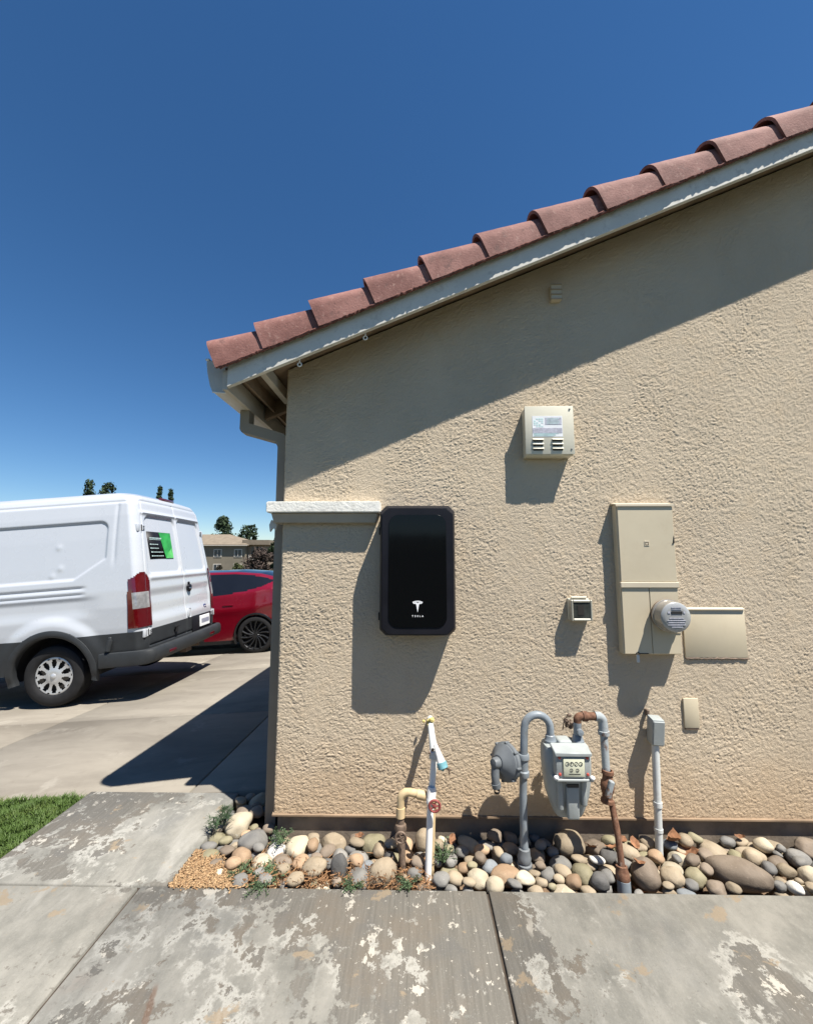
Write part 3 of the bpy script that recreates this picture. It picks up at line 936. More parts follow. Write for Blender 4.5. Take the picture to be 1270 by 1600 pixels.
for k, (a, b) in enumerate(((-.046, -.034), (.036, .044))): mb.box(MX + a, MX + b, yy - .0008, yy + .0010, MZ + .021, MZ + .030)
for k, wd in enumerate((.040, .052, .046, .050, .030)): mb.box(MX - wd, MX + wd * .9, yy - .0008, yy + .0015, MZ - .006 - k * .0115, MZ - .0035 - k * .0115)
for k in range(2): mb.box(MX - .026, MX + .026, yy - .0008, yy + .002, MZ + .042 + k * .009, MZ + .0445 + k * .009)
mb.build('print_line', M['sticker_grey'], mt, smooth=False)

# flat cover plate, narrow blank plate
cp = thing('cover_plate', 'wide flat beige cover plate flush on the wall right of the electric panel', 'cover plate', (1.744, WY, .947))
mb = MB(); mb.box(1.570, 1.918, WY - .008, WY - .001, .947, 1.212, .004, 2)
mb.build('plate', M['beige_metal'], cp)
mb = MB(); mb.prism([(WY - .016, 1.2122), (WY - .016, 1.218), (WY - .001, 1.226), (WY - .001, 1.2122)], 'x', 1.566, 1.914)
mb.build('top_lip', M['beige_light'], cp, smooth=False)
mb = MB()
Pn = [Vector((1.572 + .346 * i / 24, WY - .006, .944 + random.uniform(-.003, .002))) for i in range(25)]
mb.tube(Pn, [random.uniform(.003, .006) for _ in Pn], 6)
mb.build('sealant', M['valve_old'], cp)
bp = thing('blank_plate', 'narrow beige blank cover plate low on the wall under the wide plate', 'cover plate', (1.579, WY, .569))
mb = MB(); mb.box(1.538, 1.620, WY - .012, WY - .001, .572, .730, .003, 2)
mb.build('plate', M['beige_metal'], bp)
mb = MB(); mb.box(1.541, 1.616, WY - .010, WY - .001, .563, .5715, .001, 1)
mb.build('sealant', M['valve_old'], bp)

# outlet in a clear weather cover
oc = thing('outlet_cover', 'small square outlet box under a smoky clear weather cover left of the panel', 'outlet cover', (.98, WY, 1.155))
mb = MB(); mb.box(.921, 1.038, WY - .026, WY - .001, 1.157, 1.277, .004, 2)
mb.build('base', M['offwhite'], oc)
mb = MB()
for a in ((.921, .932, 1.157, 1.272), (1.027, 1.038, 1.157, 1.272), (.932, 1.027, 1.157, 1.170), (.932, 1.027, 1.258, 1.272)):
    mb.box(a[0], a[1], WY - .068, WY - .0263, a[2], a[3], .003, 1)
mb.build('cover_frame', paint('smoky_frame', (.36, .345, .28), .3, .1, 8, coat=.4), oc)
mb = MB(); mb.box(.9325, 1.0265, WY - .064, WY - .058, 1.1705, 1.2575)
mb.build('cover_window', paint('smoky_window', (.045, .05, .045), .12, .4, 14, spec=.6), oc, smooth=False)
mb = MB(); mb.prism(round_rect(.957, .992, 1.188, 1.245, .006), 'y', WY - .0655, WY - .0642)
mb.build('receptacle', M['gap'], oc, smooth=False)
mb = MB(); mb.tube([(.935, WY - .03, 1.283), (1.022, WY - .03, 1.283)], .006, 8)
mb.build('hinge', M['offwhite'], oc)

# grey junction box on its conduit
jc = thing('conduit_riser', 'pale grey conduit rising from the stones to a small tilted grey box', 'conduit', (1.345, 2.34, 0))
mb = MB(); mb.tube([(1.318, 2.325, -.06), (1.325, 2.33, .05), (1.345, 2.345, .52)], [.0185, .0185, .0185], 18)
cd = mb.build('pipe', M['conduit'], jc)
mb = MB(); mb.lathe([(.019, -.012), (.0225, -.012), (.0225, .012), (.019, .012)], (1.331, 2.334, .21), (.04, .03, 1), 18)
mb.build('coupling', M['conduit'], jc)
mb = MB(); mb.lathe([(.019, -.008), (.0215, -.008), (.0215, .008), (.019, .008)], (1.3265, 2.331, .085), (.04, .03, 1), 18)
mb.build('coupling', M['conduit'], jc)
mb = MB(); mb.box(-.031, .031, -.040, .026, -.07, .07, .006, 2, mat=Matrix.Translation((1.352, 2.355, .577)) @ Euler((R(6), R(2), R(-4))).to_matrix().to_4x4())
mb.build('box', M['grey_light'], jc)
mb = MB(); mb.box(-.029, .029, -.047, -.0405, -.062, .064, .003, 1, mat=Matrix.Translation((1.352, 2.355, .577)) @ Euler((R(6), R(2), R(-4))).to_matrix().to_4x4())
mb.build('lid', M['grey_light'], jc)
mb = MB(); mb.box(1.325, 1.338, 2.37, 2.399, .64, .672, .002, 1)
mb.build('bracket', M['valve_old'], jc)

# ------------------------------------------------------------------ gas meter set
GY = 2.225
gas = thing('gas_meter', 'grey gas meter hung on looping grey and rusty pipes above the stones', 'gas meter', (.8, GY, 0))
mb = MB()
pr = .0195
pts = [Vector((.590, GY - .02, -.08)), Vector((.596, GY, .30)), Vector((.612, GY, .630))] + arc((.679, GY, .632), .066, 180, 0, 12) + [Vector((.744, GY, .560))]
mb.tube(pts, pr, 18)
ip = mb.build('inlet_pipe', M['grey_paint'], gas)
mb = MB()
mb.lathe([(.020, -.055), (.027, -.055), (.029, -.045), (.029, -.03), (.024, -.024), (.0245, .026), (.030, .032), (.030, .050), (.027, .056), (.020, .056)], (.602, GY, .452), (.02, 0, 1), 20)
mb.build('union', M['grey_paint'], ip)
mb = MB()
mb.lathe([(.021, -.03), (.031, -.028), (.034, -.01), (.030, .0), (.027, .03), (.020, .034)], (.590, GY - .016, .035), (.02, .02, 1), 18)
mb.lathe([(.034, -.11), (.036, -.03), (.022, -.024)], (.590, GY - .018, .03), (0, 0, 1), 18)
mb.build('stop_cock', M['grey_reg'], ip)
# regulator: a ribbed disc facing left and forward
ax = Vector((-.82, -.56, .16)).normalized()
rc = Vector((.508, GY - .015, .474))
mb = MB()
mb.lathe([(.0, -.055), (.03, -.054), (.045, -.045), (.070, -.025), (.086, -.018), (.090, -.012), (.090, .004), (.086, .008), (.083, .010), (.083, .016), (.075, .022), (.055, .036), (.042, .050), (.034, .056), (.0, .058)], rc, ax, 40)
rg = mb.build('regulator', M['grey_reg'], gas, angle=28)
for k in range(8):
    a = 2 * math.pi * k / 8
    u = ax.cross(Vector((0, 0, 1))).normalized(); v = ax.cross(u)
    mb = MB(); mb.lathe([(.0, .016), (.006, .014), (.007, .006), (.007, -.012)], rc + (u * math.cos(a) + v * math.sin(a)) * .089, ax, 8)
    mb.build('bolt', M['grey_reg'], rg)
mb = MB()
pb = rc + ax * .045 + Vector((0, 0, -.012))
mb.lathe([(.028, 0), (.026, .03), (.020, .044), (0, .046)], rc + ax * .045, ax, 20)
mb.tube([pb + ax * .012 + Vector((-.012, -.004, .01)), pb + Vector((-.026, -.02, -.035)), pb + Vector((-.024, -.022, -.075))], [.020, .021, .019], 14)
mb.tube([pb + Vector((-.024, -.022, -.074)), pb + Vector((-.020, -.022, -.094))], [.024, .023], 14)
mb.build('vent_elbow', M['grey_reg'], rg)
mb = MB(); mb.lathe([(.014, -.012), (.016, 0), (.012, 0), (.011, -.012)], pb + Vector((-.019, -.024, -.106)), (0, -.35, 1), 14)
mb.build('vent_screen', M['black_rub'], rg)
mb = MB(); mb.tube([rc - ax * .045, Vector((.592, GY, .448))], [.024, .020], 14); mb.lathe([(.020, -.012), (.029, -.010), (.029, .010), (.020, .012)], Vector((.572, GY - .003, .452)), (1, 0, 0), 6)
mb.build('pipe_nipple', M['grey_paint'], rg)
# meter body: rounded can tapering to the bottom
def can():
    V = []; F = []
    lv_ = [(.555, .060, .045), (.566, .090, .060), (.560, .108, .070), (.540, .116, .076), (.48, .117, .078), (.40, .112, .076), (.33, .102, .070), (.28, .085, .060), (.245, .072, .052), (.232, .064, .046), (.226, .04, .03)]
    nseg = 48
    for z, hw, hd in lv_:
        for k in range(nseg):
            a = 2 * math.pi * k / nseg
            ca, sa = math.cos(a), math.sin(a)
            e_ = .55
            V.append(Vector((.815 + math.copysign(abs(ca) ** e_, ca) * hw, GY - .005 + math.copysign(abs(sa) ** e_, sa) * hd, z)))
    for j in range(len(lv_) - 1):
        for k in range(nseg):
            a = j * nseg + k; b = j * nseg + (k + 1) % nseg
            F.append((a, a + nseg, b + nseg, b))
    F.append(list(range(nseg))); F.append(list(range((len(lv_) - 1) * nseg, len(lv_) * nseg))[::-1])
    m = MB(); m._merge(V, F); return m
mb = can()
mb.box(.742, .772, GY - .092, GY - .06, .28, .54, .012, 3)                          # ribs down the front
mb.box(.858, .888, GY - .090, GY - .06, .30, .54, .012, 3)
mb.box(.785, .845, GY - .096, GY - .06, .245, .40, .010, 3)
body = mb.build('meter_body', M['grey_light'], gas, angle=40)
mb = MB(); mb.box(.772, .842, GY - .045, GY + .03, .561, .588, .012, 3)
mb.build('top_cap', M['grey_light'], body)
for x, r_ in ((.744, .027), (.884, .027)):
    mb = MB(); mb.lathe([(.024, .548), (r_ + .004, .550), (r_ + .004, .575), (r_, .580), (r_ - .003, .598), (.020, .602)], (x, GY, 0), (0, 0, 1), 20)
    mb.build('union_nut', M['grey_paint'], body)
# index box
IY = GY - .128
mb = MB()
mb.box(.728, .892, IY, GY - .07, .452, .568, .006, 2)
mb.prism([(IY - .010, .555), (IY - .010, .572), (GY - .06, .588), (GY - .06, .571)], 'x', .722, .898, .003, 1)
ib = mb.build('index_box', M['grey_light'], gas)
mb = MB(); mb.box(.760, .862, IY - .006, IY - .0004, .462, .546, .004, 2)
dp = mb.build('dial_plate', M['cream'], ib)
mb = MB()
for k in range(4):
    c = Vector((.779 + k * .0213, IY - .0068, .522))
    mb.tube([c + p for p in arc((0, 0, 0), .0088, 0, 360, 14)], .0008, 5)
    a = k * 1.9; mb.tube([c, c + Vector((math.cos(a) * .007, -.0004, math.sin(a) * .007))], .0012, 5)
for cx in (.797, .826):
    c = Vector((cx, IY - .0068, .493)); mb.tube([c + p for p in arc((0, 0, 0), .0075, 0, 360, 14)], .0008, 5)
    mb.tube([c, c + Vector((.003, -.0004, -.006))], .0011, 5)
mb.box(.785, .84, IY - .0070, IY - .0062, .474, .477)
mb.build('dial', M['ink'], dp)
for x, z in ((.744, .548), (.744, .472), (.877, .548), (.877, .472)):
    mb = MB(); mb.lathe([(0, .006), (.006, .005), (.007, 0)], (x, IY - .0003, z), (0, -1, 0), 12)
    mb.build('red_seal', M['red_cap'], ib)
for x in (.724, .896):
    mb = MB(); mb.ell((x, IY - .006, .459), (.012, .012, .010))
    mb.build('corner_lug', M['white_mark'], ib)
mb = MB(); mb.box(.716, .904, IY - .006, GY - .08, .440, .4515, .003, 1)
mb.build('shelf', M['grey_light'], ib)
mb = MB(); mb.box(.786, .842, GY - .103, GY - .0962, .398, .414, .001, 1)
mb.build('badge', M['ink'], body)
mb = MB(); mb.box(.780, .848, GY - .105, GY - .0964, .417, .436, .002, 1)
mb.build('badge_rim', M['grey_light'], body)
# outlet side
mb = MB(); mb.tube([(.884, GY, .600), (.886, GY, .662)], .020, 16); mb.lathe([(.0, .02), (.015, .018), (.017, 0)], (.889, GY - .018, .622), (0, -1, .1), 14)
op = mb.build('outlet_swivel', M['grey_paint'], gas)
mb = MB(); mb.tube([Vector((.886, GY, .655))] + arc((.906, GY, .672), .020, 180, 90, 5) + [Vector((.990, GY, .692))], .0195, 16)
mb.lathe([(.019, -.012), (.0245, -.011), (.0245, .011), (.019, .012)], (.925, GY, .692), (1, 0, 0), 16)
mb.build('cross_pipe', M['rust'], gas)
mb = MB(); mb.tube([Vector((.978, GY, .692))] + arc((.992, GY, .668), .024, 90, 0, 6) + [Vector((1.016, GY - .005, .610))], .0235, 16)
mb.lathe([(.020, -.014), (.0275, -.013), (.0275, .006), (.020, .008)], (1.016, GY - .005, .618), (0, 0, 1), 16)
mb.build('elbow', M['rust_grey'], gas)
mb = MB(); mb.tube([(1.016, GY - .005, .615), (1.013, GY - .02, .44)], .0185, 16)
mb.build('outlet_pipe', M['rust_grey'], gas)
mb = MB(); mb.lathe([(.020, .025), (.028, .024), (.029, .008), (.023, .004), (.025, -.02), (.031, -.03), (.033, -.05), (.030, -.07), (.024, -.085), (.024, -.105), (.030, -.110), (.030, -.125), (.018, -.130)], (1.016, GY - .026, .418), (.09, .05, 1), 20)
vb = mb.build('valve', M['rust'], gas, angle=40)
mb = MB(); mb.box(-.012, .012, -.012, .012, -.04, .04, .004, 1, mat=Matrix.Translation((1.008, GY - .062, .372)) @ Euler((0, R(18), 0)).to_matrix().to_4x4())
mb.build('valve_key', M['rust_grey'], vb)
mb = MB(); mb.tube([(1.026, GY - .03, .30), (1.030, GY - .075, .17), (1.026, GY - .115, .0)], .0150, 16)
mb.build('riser_pipe', M['rust'], gas)
mb = MB(); mb.lathe([(.018, .058), (.026, .056), (.025, .044), (.030, .032), (.032, .008), (.028, -.004)], (1.024, GY - .118, .0), (.02, .2, 1), 20)
mb.build('coupling', M['rust'], gas, angle=40)
mb = MB(); mb.tube([(1.024, GY - .12, .004), (1.022, GY - .135, -.12)], .030, 18)
mb.build('sleeve', M['grey_paint'], gas)
mb = MB()
for k in range(9):
    c = Vector((.855 + random.uniform(-.03, .025), GY + .05 + random.uniform(-.02, .03), .64 + random.uniform(-.03, .035)))
    mb.ell(c, (random.uniform(.006, .016), .01, random.uniform(.006, .016)), 1)
mb.tube([(.83, GY + .06, .60), (.838, GY + .05, .66), (.86, GY + .04, .68)], .003, 6)
mb.tube([(.87, GY + .05, .64), (.884, GY + .02, .63)], .010, 8)
mb.build('bonding_clamp', M['valve_old'], gas, angle=25)

# ------------------------------------------------------------------ garden water pipe
wp = thing('water_pipe', 'white plastic water riser with a red valve wheel and weathered tap', 'water pipe', (.12, 2.2, 0))
mb = MB(); mb.tube([(.106, 2.135, -.07), (.121, 2.175, .24), (.145, 2.215, .482)], .0165, 16)
pv = mb.build('riser', M['pvc'], wp)
mb = MB(); mb.tube([(.128, 2.195, -.06), (.140, 2.215, .26)], .012, 12)
mb.build('back_pipe', M['pvc_tan'], wp)
mb = MB(); mb.lathe([(.0165, -.03), (.024, -.028), (.026, -.01), (.022, 0), (.024, .03), (.021, .045), (.0165, .047)], (.128, 2.180, .318), (.07, .12, 1), 16)
vl = mb.build('valve_body', M['pvc'], wp)
mb = MB()
c = Vector((.142, 2.128, .305))
rim = [c + p for p in arc((0, 0, 0), .026, 0, 360, 24)]
mb.tube(rim, .006, 8)
for k in range(5):
    a = 2 * math.pi * k / 5; mb.tube([c, c + Vector((.025 * math.cos(a), 0, .025 * math.sin(a)))], .004, 6)
mb.lathe([(0, .008), (.008, .006), (.009, -.004)], c, (0, -1, 0), 10)
mb.build('valve_wheel', M['valve_red'], vl)
mb = MB(); mb.tube([c, (.132, 2.18, .315)], .008, 8)
mb.build('valve_stem', M['brass'], vl)
mb = MB(); mb.tube([Vector((.122, 2.19, .312)), Vector((.02, 2.22, .318))] + [Vector((.0, 2.222, .316)), Vector((-.018, 2.222, .306)), Vector((-.026, 2.222, .285)), Vector((-.027, 2.22, .21))], [.019, .019, .020, .021, .020, .019], 14)
for (p0, p1, r_) in (((.06, 2.206, .316), (.10, 2.196, .313), .023), ((-.027, 2.221, .245), (-.027, 2.219, .20), .0235)):
    mb.tube([p0, p1], r_, 14)
mb.build('side_pipe', M['pvc_tan'], wp, angle=50)
mb = MB(); mb.tube([(-.027, 2.219, .21), (-.024, 2.21, .10), (-.012, 2.18, -.04)], [.017, .019, .014], 12)
mb.lathe([(.018, -.02), (.028, -.015), (.03, 0), (.027, .014), (.018, .018)], (-.026, 2.212, .155), (0, .1, 1), 12)
ov = mb.build('old_valve', M['valve_old'], wp, angle=40)
mb = MB(); c = Vector((-.024, 2.160, .140)); mb.tube([c + p for p in arc((0, 0, 0), .025, 0, 360, 20)], .0055, 7)
for k in range(4):
    a = .4 + math.pi / 2 * k; mb.tube([c, c + Vector((.024 * math.cos(a), 0, .024 * math.sin(a)))], .004, 6)
mb.tube([c, (-.026, 2.21, .15)], .007, 8)
mb.build('valve_wheel', M['valve_old'], ov)
mb = MB(); mb.tube([(.145, 2.215, .478), (.143, 2.24, .53), (.136, 2.28, .575), (.133, 2.33, .60), (.133, 2.40, .61)], [.019, .021, .017, .016, .016], 12)
mb.lathe([(.017, -.02), (.026, -.018), (.027, .012), (.02, .02)], (.146, 2.222, .500), (0, .2, 1), 12)
tp = mb.build('tap_pipe', M['conduit'], wp, angle=40)
for k, (dx, dz) in enumerate(((-.012, .035), (.006, .05), (.014, .02), (-.004, .0))):
    pass
mb = MB()
for k in range(12):
    mb.ell((.136 + random.gauss(0, .012), 2.355 + random.uniform(-.03, .03), .618 + random.gauss(0, .012)), (random.uniform(.006, .014),) * 3, 1)
mb.build('moss_lump', M['moss'], tp)
mb = MB()
for k in range(10):
    mb.ell((.146 + random.gauss(0, .010), 2.225 + random.uniform(-.02, .0), .52 + random.uniform(-.03, .03)), (random.uniform(.004, .010),) * 3, 1)
mb.build('grime_lump', M['valve_old'], tp, angle=20)
mb = MB(); mb.tube([(.150, 2.20, .560), (.168, 2.165, .52), (.184, 2.145, .478)], [.009, .016, .024], 14)
sp = mb.build('spout', M['pvc'], wp)
mb = MB(); mb.lathe([(.0245, -.014), (.026, -.012), (.026, .014), (.023, .016)], (.182, 2.147, .484), (.35, -.4, -1), 14)
mb.tube([(.17, 2.165, .468), (.19, 2.15, .462)], .010, 8)
mb.build('tape', M['teal'], sp)
mb = MB(); mb.tube([(.20, 2.15, .475), (.215, 2.14, .462), (.224, 2.138, .470)], .005, 7); mb.tube([(.214, 2.14, .475), (.217, 2.138, .446)], .004, 7)
mb.build('tap_key', M['valve_old'], sp)

# ------------------------------------------------------------------ river stones, settled one by one onto a height field
def stone_mat(name, a, b, spk=.25, scale=9):
    n = NB(name)
    oi = n.new("ShaderNodeObjectInfo")
    off = n.new("ShaderNodeVectorMath", operation='SCALE'); n.ln(n.co, off.inputs[0]); off.inputs['Scale'].default_value = 1
    rv = n.new("ShaderNodeCombineXYZ"); n.ln(oi.outputs['Random'], rv.inputs[0]); n.ln(oi.outputs['Random'], rv.inputs[1])
    sc2 = n.new("ShaderNodeVectorMath", operation='SCALE'); n.ln(rv.outputs[0], sc2.inputs[0]); sc2.inputs['Scale'].default_value = 40
    ad = n.new("ShaderNodeVectorMath", operation='ADD'); n.ln(off.outputs[0], ad.inputs[0]); n.ln(sc2.outputs[0], ad.inputs[1])
    co = ad.outputs[0]
    f = n.noise(scale, 6, .62, .5, co=co)
    c = n.mix(n.rng(f, .3, .7), a, b)
    br = n.rng(oi.outputs['Random'], 0, 1, .74, 1.16, False)
    c = n.mix(1.0, c, n.mix(br, (0, 0, 0), (1, 1, 1)), 'MULTIPLY') if False else c
    vm = n.new("ShaderNodeVectorMath", operation='SCALE'); n.ln(c, vm.inputs[0]); n.ln(br, vm.inputs['Scale'])
    c = vm.outputs[0]
    c = n.mix(n.rng(n.noise(95, 4, .65, co=co), .56, .72, 0, spk), c, tuple(x * .42 for x in a))
    c = n.mix(n.rng(n.noise(26, 6, .7, .4, co=co), .62, .72, 0, .5), c, tuple(min(.6, x * 1.55) for x in b))
    n.color(c); n.p(Roughness=.72); n.b.inputs['Specular IOR Level'].default_value = .25
    n.normal(n.bump(n.math('ADD', n.noise(140, 4, .6, co=co), n.noise(34, 4, .6, co=co)), .35, .004))
    return n.m
ST = {
    'tan': stone_mat('stone_tan', (.262, .210, .145), (.345, .283, .202)),
    'cream': stone_mat('stone_cream', (.40, .34, .245), (.50, .44, .33), .15),
    'grey': stone_mat('stone_grey', (.165, .160, .150), (.235, .225, .205)),
    'dark grey': stone_mat('stone_dark_grey', (.085, .083, .080), (.135, .130, .123)),
    'brown': stone_mat('stone_brown', (.165, .130, .098), (.230, .185, .142)),
    'blue grey': stone_mat('stone_blue_grey', (.150, .165, .180), (.215, .23, .24)),
    'orange': stone_mat('stone_orange', (.30, .20, .125), (.38, .27, .175)),
    'white': stone_mat('stone_white', (.52, .50, .45), (.62, .60, .55), .12),
    'olive': stone_mat('stone_olive', (.20, .18, .11), (.28, .25, .165)),
}
SCOL = ['tan', 'cream', 'grey', 'dark grey', 'brown', 'blue grey', 'orange', 'white', 'olive']
SWT = [.27, .13, .22, .05, .14, .04, .05, .02, .08]
CELL = .006
HX0, HX1, HY0, HY1 = -1.12, 2.62, 2.0, 2.82
NXc, NYc = int((HX1 - HX0) / CELL), int((HY1 - HY0) / CELL)
hgx = HX0 + (np.arange(NXc) + .5) * CELL; hgy = HY0 + (np.arange(NYc) + .5) * CELL
HG = np.full((NYc, NXc), -.06)
XX, YY = np.meshgrid(hgx, hgy)
inside = ((XX > BX1 + .004) & (YY > BED_Y + .006) & (YY < 2.412)) | ((XX > BX1 + .004) & (XX < WX + .005) & (YY > BED_Y) & (YY < DY - .01))
HG[~inside] = 9
for px_, py2, pr_ in ((.108, 2.14, .018), (.130, 2.197, .012), (-.012, 2.185, .016), (.592, GY - .018, .030), (1.023, GY - .127, .030), (1.320, 2.327, .020), (-.797, 2.53, .06)):
    HG[(XX - px_) ** 2 + (YY - py2) ** 2 < pr_ ** 2] = 9
# the mulch corner and weed patches stay clearer of stones
MULCH = (XX < -.82) & (YY < 2.20) & (XX + 1.085 + (YY - 2.035) * 1.4 < .30)
HG[MULCH & (XX + 1.085 + (YY - 2.035) * 1.4 < .24)] = 9
stones = []
def try_drop(a, b, c, rz, K, near=None):
    """a>=b plan radii, c half height; returns best (z, x, y)"""
    ca, sa = math.cos(rz), math.sin(rz)
    ex_ = math.sqrt((a * ca) ** 2 + (b * sa) ** 2); ey_ = math.sqrt((a * sa) ** 2 + (b * ca) ** 2)
    ni, nj = int(ex_ / CELL) + 1, int(ey_ / CELL) + 1
    ii, jj = np.meshgrid(np.arange(-ni, ni + 1) * CELL, np.arange(-nj, nj + 1) * CELL)
    u = (ii * ca + jj * sa) / a; v = (-ii * sa + jj * ca) / b
    r2 = u * u + v * v
    msk = r2 < 1
    hh = np.where(msk, c * np.sqrt(np.maximum(0, 1 - r2)), 0)
    best = None
    for _ in range(K):
        if near: x = near[0] + rng.normal() * near[2]; y = near[1] + rng.normal() * near[2]
        elif rng.random() < .19: x = rng.uniform(BX1, WX); y = rng.uniform(BED_Y, DY)
        else: x = rng.uniform(BX1, HX1 - .05); y = rng.uniform(BED_Y, 2.41)
        i = int((x - HX0) / CELL); j = int((y - HY0) / CELL)
        if i - ni < 0 or j - nj < 0 or i + ni >= NXc or j + nj >= NYc: continue
        sub = HG[j - nj:j + nj + 1, i - ni:i + ni + 1]
        need = np.where(msk, sub + hh, -9)
        if need.max() > 2: continue
        z = np.partition(need[msk], int(msk.sum() * .965))[int(msk.sum() * .965)]   # a touch of overlap reads as a settled stone
        top = sub[msk].max()
        score = z + c * .3 - .015 * (y - 2.2)
        if best is None or score < best[0]: best = (score, z, x, y, i, j)
    if best is None: return None
    _, z, x, y, i, j = best
    sub = HG[j - nj:j + nj + 1, i - ni:i + ni + 1]
    np.maximum(sub, np.where(msk, z + hh, -9), out=sub)
    return x, y, z
def drop(a, b, c, col, K=60, zmax=.075, near=None):
    rz = rng.uniform(-.7, .7) if rng.random() < .7 else rng.uniform(0, math.pi)
    keep = HG.copy()
    q = try_drop(a, b, c, rz, K, near)
    if q is None: return
    if q[2] > zmax: HG[:] = keep; return
    stones.append((q[0], q[1], q[2], a, b, c, rz, col))
# the two boulders the eye picks out, then large to small
drop(.128, .072, .062, 'brown', 30, .2, (1.585, 2.13, .012))
drop(.075, .062, .062, 'brown', 30, .2, (1.145, 2.12, .02))
drop(.074, .052, .060, 'tan', 30, .2, (.03 - .13, 2.11, .012))
drop(.072, .045, .040, 'orange', 30, .2, (.51, 2.10, .02))
drop(.080, .066, .062, 'tan', 30, .2, (.86, 2.31, .03))
drop(.052, .050, .060, 'tan', 30, .2, (.10, 2.31, .02))
drop(.042, .040, .070, 'dark grey', 30, .2, (-.31, 2.10, .015))
def pick(): return SCOL[int(rng.choice(len(SCOL), p=SWT))]
for cnt, lo_, hi_ in ((16, .060, .080), (75, .042, .058), (160, .030, .043), (170, .018, .030)):
    for _ in range(cnt):
        if len(stones) >= 299: break
        a = rng.uniform(lo_, hi_); b = a * rng.uniform(.62, .95); c = b * rng.uniform(.60, .92)
        drop(a, b, c, pick(), 70, .088 - (.02 if hi_ > .055 else 0))
def stone_mesh(a, b, c, seed):
    bm = bmesh.new()
    bmesh.ops.create_icosphere(bm, subdivisions=4 if a > .05 else 3, radius=1)
    s = Vector((seed * 3.7, seed * 1.3, seed * .7))
    p1, p2 = random.uniform(.10, .26), random.uniform(.02, .06)
    flat = [(Vector((random.gauss(0, 1), random.gauss(0, 1), random.gauss(0, 1))).normalized(), random.uniform(.72, .93)) for _ in range(random.choice((1, 2, 3)))]
    for v in bm.verts:
        d = v.co.normalized()
        r = 1 + p1 * mnoise.noise(d * 1.1 + s) + p2 * mnoise.noise(d * 3.1 + s)
        q = d * r
        for nrm, lim in flat:
            e = q.dot(nrm)
            if e > lim: q = q - nrm * (e - lim) * .75
        v.co = Vector((q.x * a, q.y * b, q.z * c))
    me = bpy.data.meshes.new('river_stone'); bm.to_mesh(me); bm.free()
    return me
LAND = [(-.98, 'the wood chips'), (-.735, 'the house corner'), (-.42, 'the white ledge'), (-.02, 'the old valve'), (.13, 'the white water riser'), (.36, 'the bare wall stretch'), (.59, 'the regulator pipe'),
        (.80, 'the gas meter'), (1.02, 'the rusty gas riser'), (1.33, 'the pale conduit'), (1.60, 'the blank wall plate'), (1.80, 'the wide cover plate'), (2.1, 'the picture edge')]
keys = []
for (x, y, z, a, b, c, rz, col) in stones:
    size = 'huge' if a > .09 else 'large' if a > .06 else 'medium' if a > .043 else 'small' if a > .030 else 'tiny'
    shp = 'flat' if c / b < .66 else 'long' if b / a < .70 else 'round' if b / a > .86 else 'oval'
    lx, ln_ = min(LAND, key=lambda q: abs(q[0] - x))
    rel = 'left of' if x < lx - .045 else 'right of' if x > lx + .045 else 'below'
    if 'edge' in ln_: rel = 'near'
    row = 'beside the driveway' if y > 2.42 else 'by the walkway' if y < 2.115 else 'by the foundation' if y > 2.30 else 'mid bed'
    keys.append('%s %s %s stone %s, %s %s' % (size, shp, col, row, rel, ln_))
from collections import defaultdict
byk = defaultdict(list)
for i, k in enumerate(keys): byk[k].append(i)
ORD = ['leftmost', 'second from the left', 'third from the left', 'fourth from the left', 'fifth from the left']
for k, L in byk.items():
    if len(L) > 1:
        L.sort(key=lambda i: stones[i][0] / stones[i][1])
        for n_, i in enumerate(L):
            keys[i] = ('left of two: ' if n_ == 0 else 'right of two: ') + k if len(L) == 2 else ORD[min(n_, 4)] + ': ' + k
for i, (x, y, z, a, b, c, rz, col) in enumerate(stones):
    me = stone_mesh(a * 1.015, b * 1.015, c * 1.02, i + 1)
    o = link_mesh('river_stone', me, ST[col], None, True, 70)
    o.location = (x, y, z); o.rotation_euler = (random.uniform(-.16, .16), random.uniform(-.16, .16), rz)
    tag(o, keys[i], 'stone', 'river stones in the bed')

# dry leaves caught among the stones
def stone_top(x, y):
    i = int((x - HX0) / CELL); j = int((y - HY0) / CELL)
    if 0 <= i < NXc and 0 <= j < NYc and HG[j, i] < 2: return HG[j, i]
    return 0
leaves = [(1.405, 2.33, .085, 'large curled orange brown dry leaf standing right of the pale conduit'), (1.455, 2.31, .085, 'long brown dry leaf lying on the stones right of the pale conduit'),
          (1.20, 2.33, .05, 'small dark curled dry leaf left of the pale conduit'), (1.15, 2.36, .045, 'crumpled dry leaf by the foundation right of the rusty riser'),
          (1.09, 2.10, .05, 'reddish crumpled leaf beside the grey pipe sleeve'), (1.11, 2.13, .045, 'rust coloured leaf bits right of the grey pipe sleeve'),
          (.29, 2.33, .05, 'thin curled leaf against the foundation right of the water riser'), (.24, 2.35, .045, 'pale dry leaf behind the water riser'),
          (.97, 2.32, .045, 'small pale dry leaf left of the rusty riser'), (1.065, 2.29, .05, 'cream dry leaf behind the rusty riser'), (1.78, 2.37, .035, 'tiny curled leaf by the foundation under the wide plate'),
          (-.25, 2.36, .045, 'dark flat dry leaf against the foundation left of the old valve')]
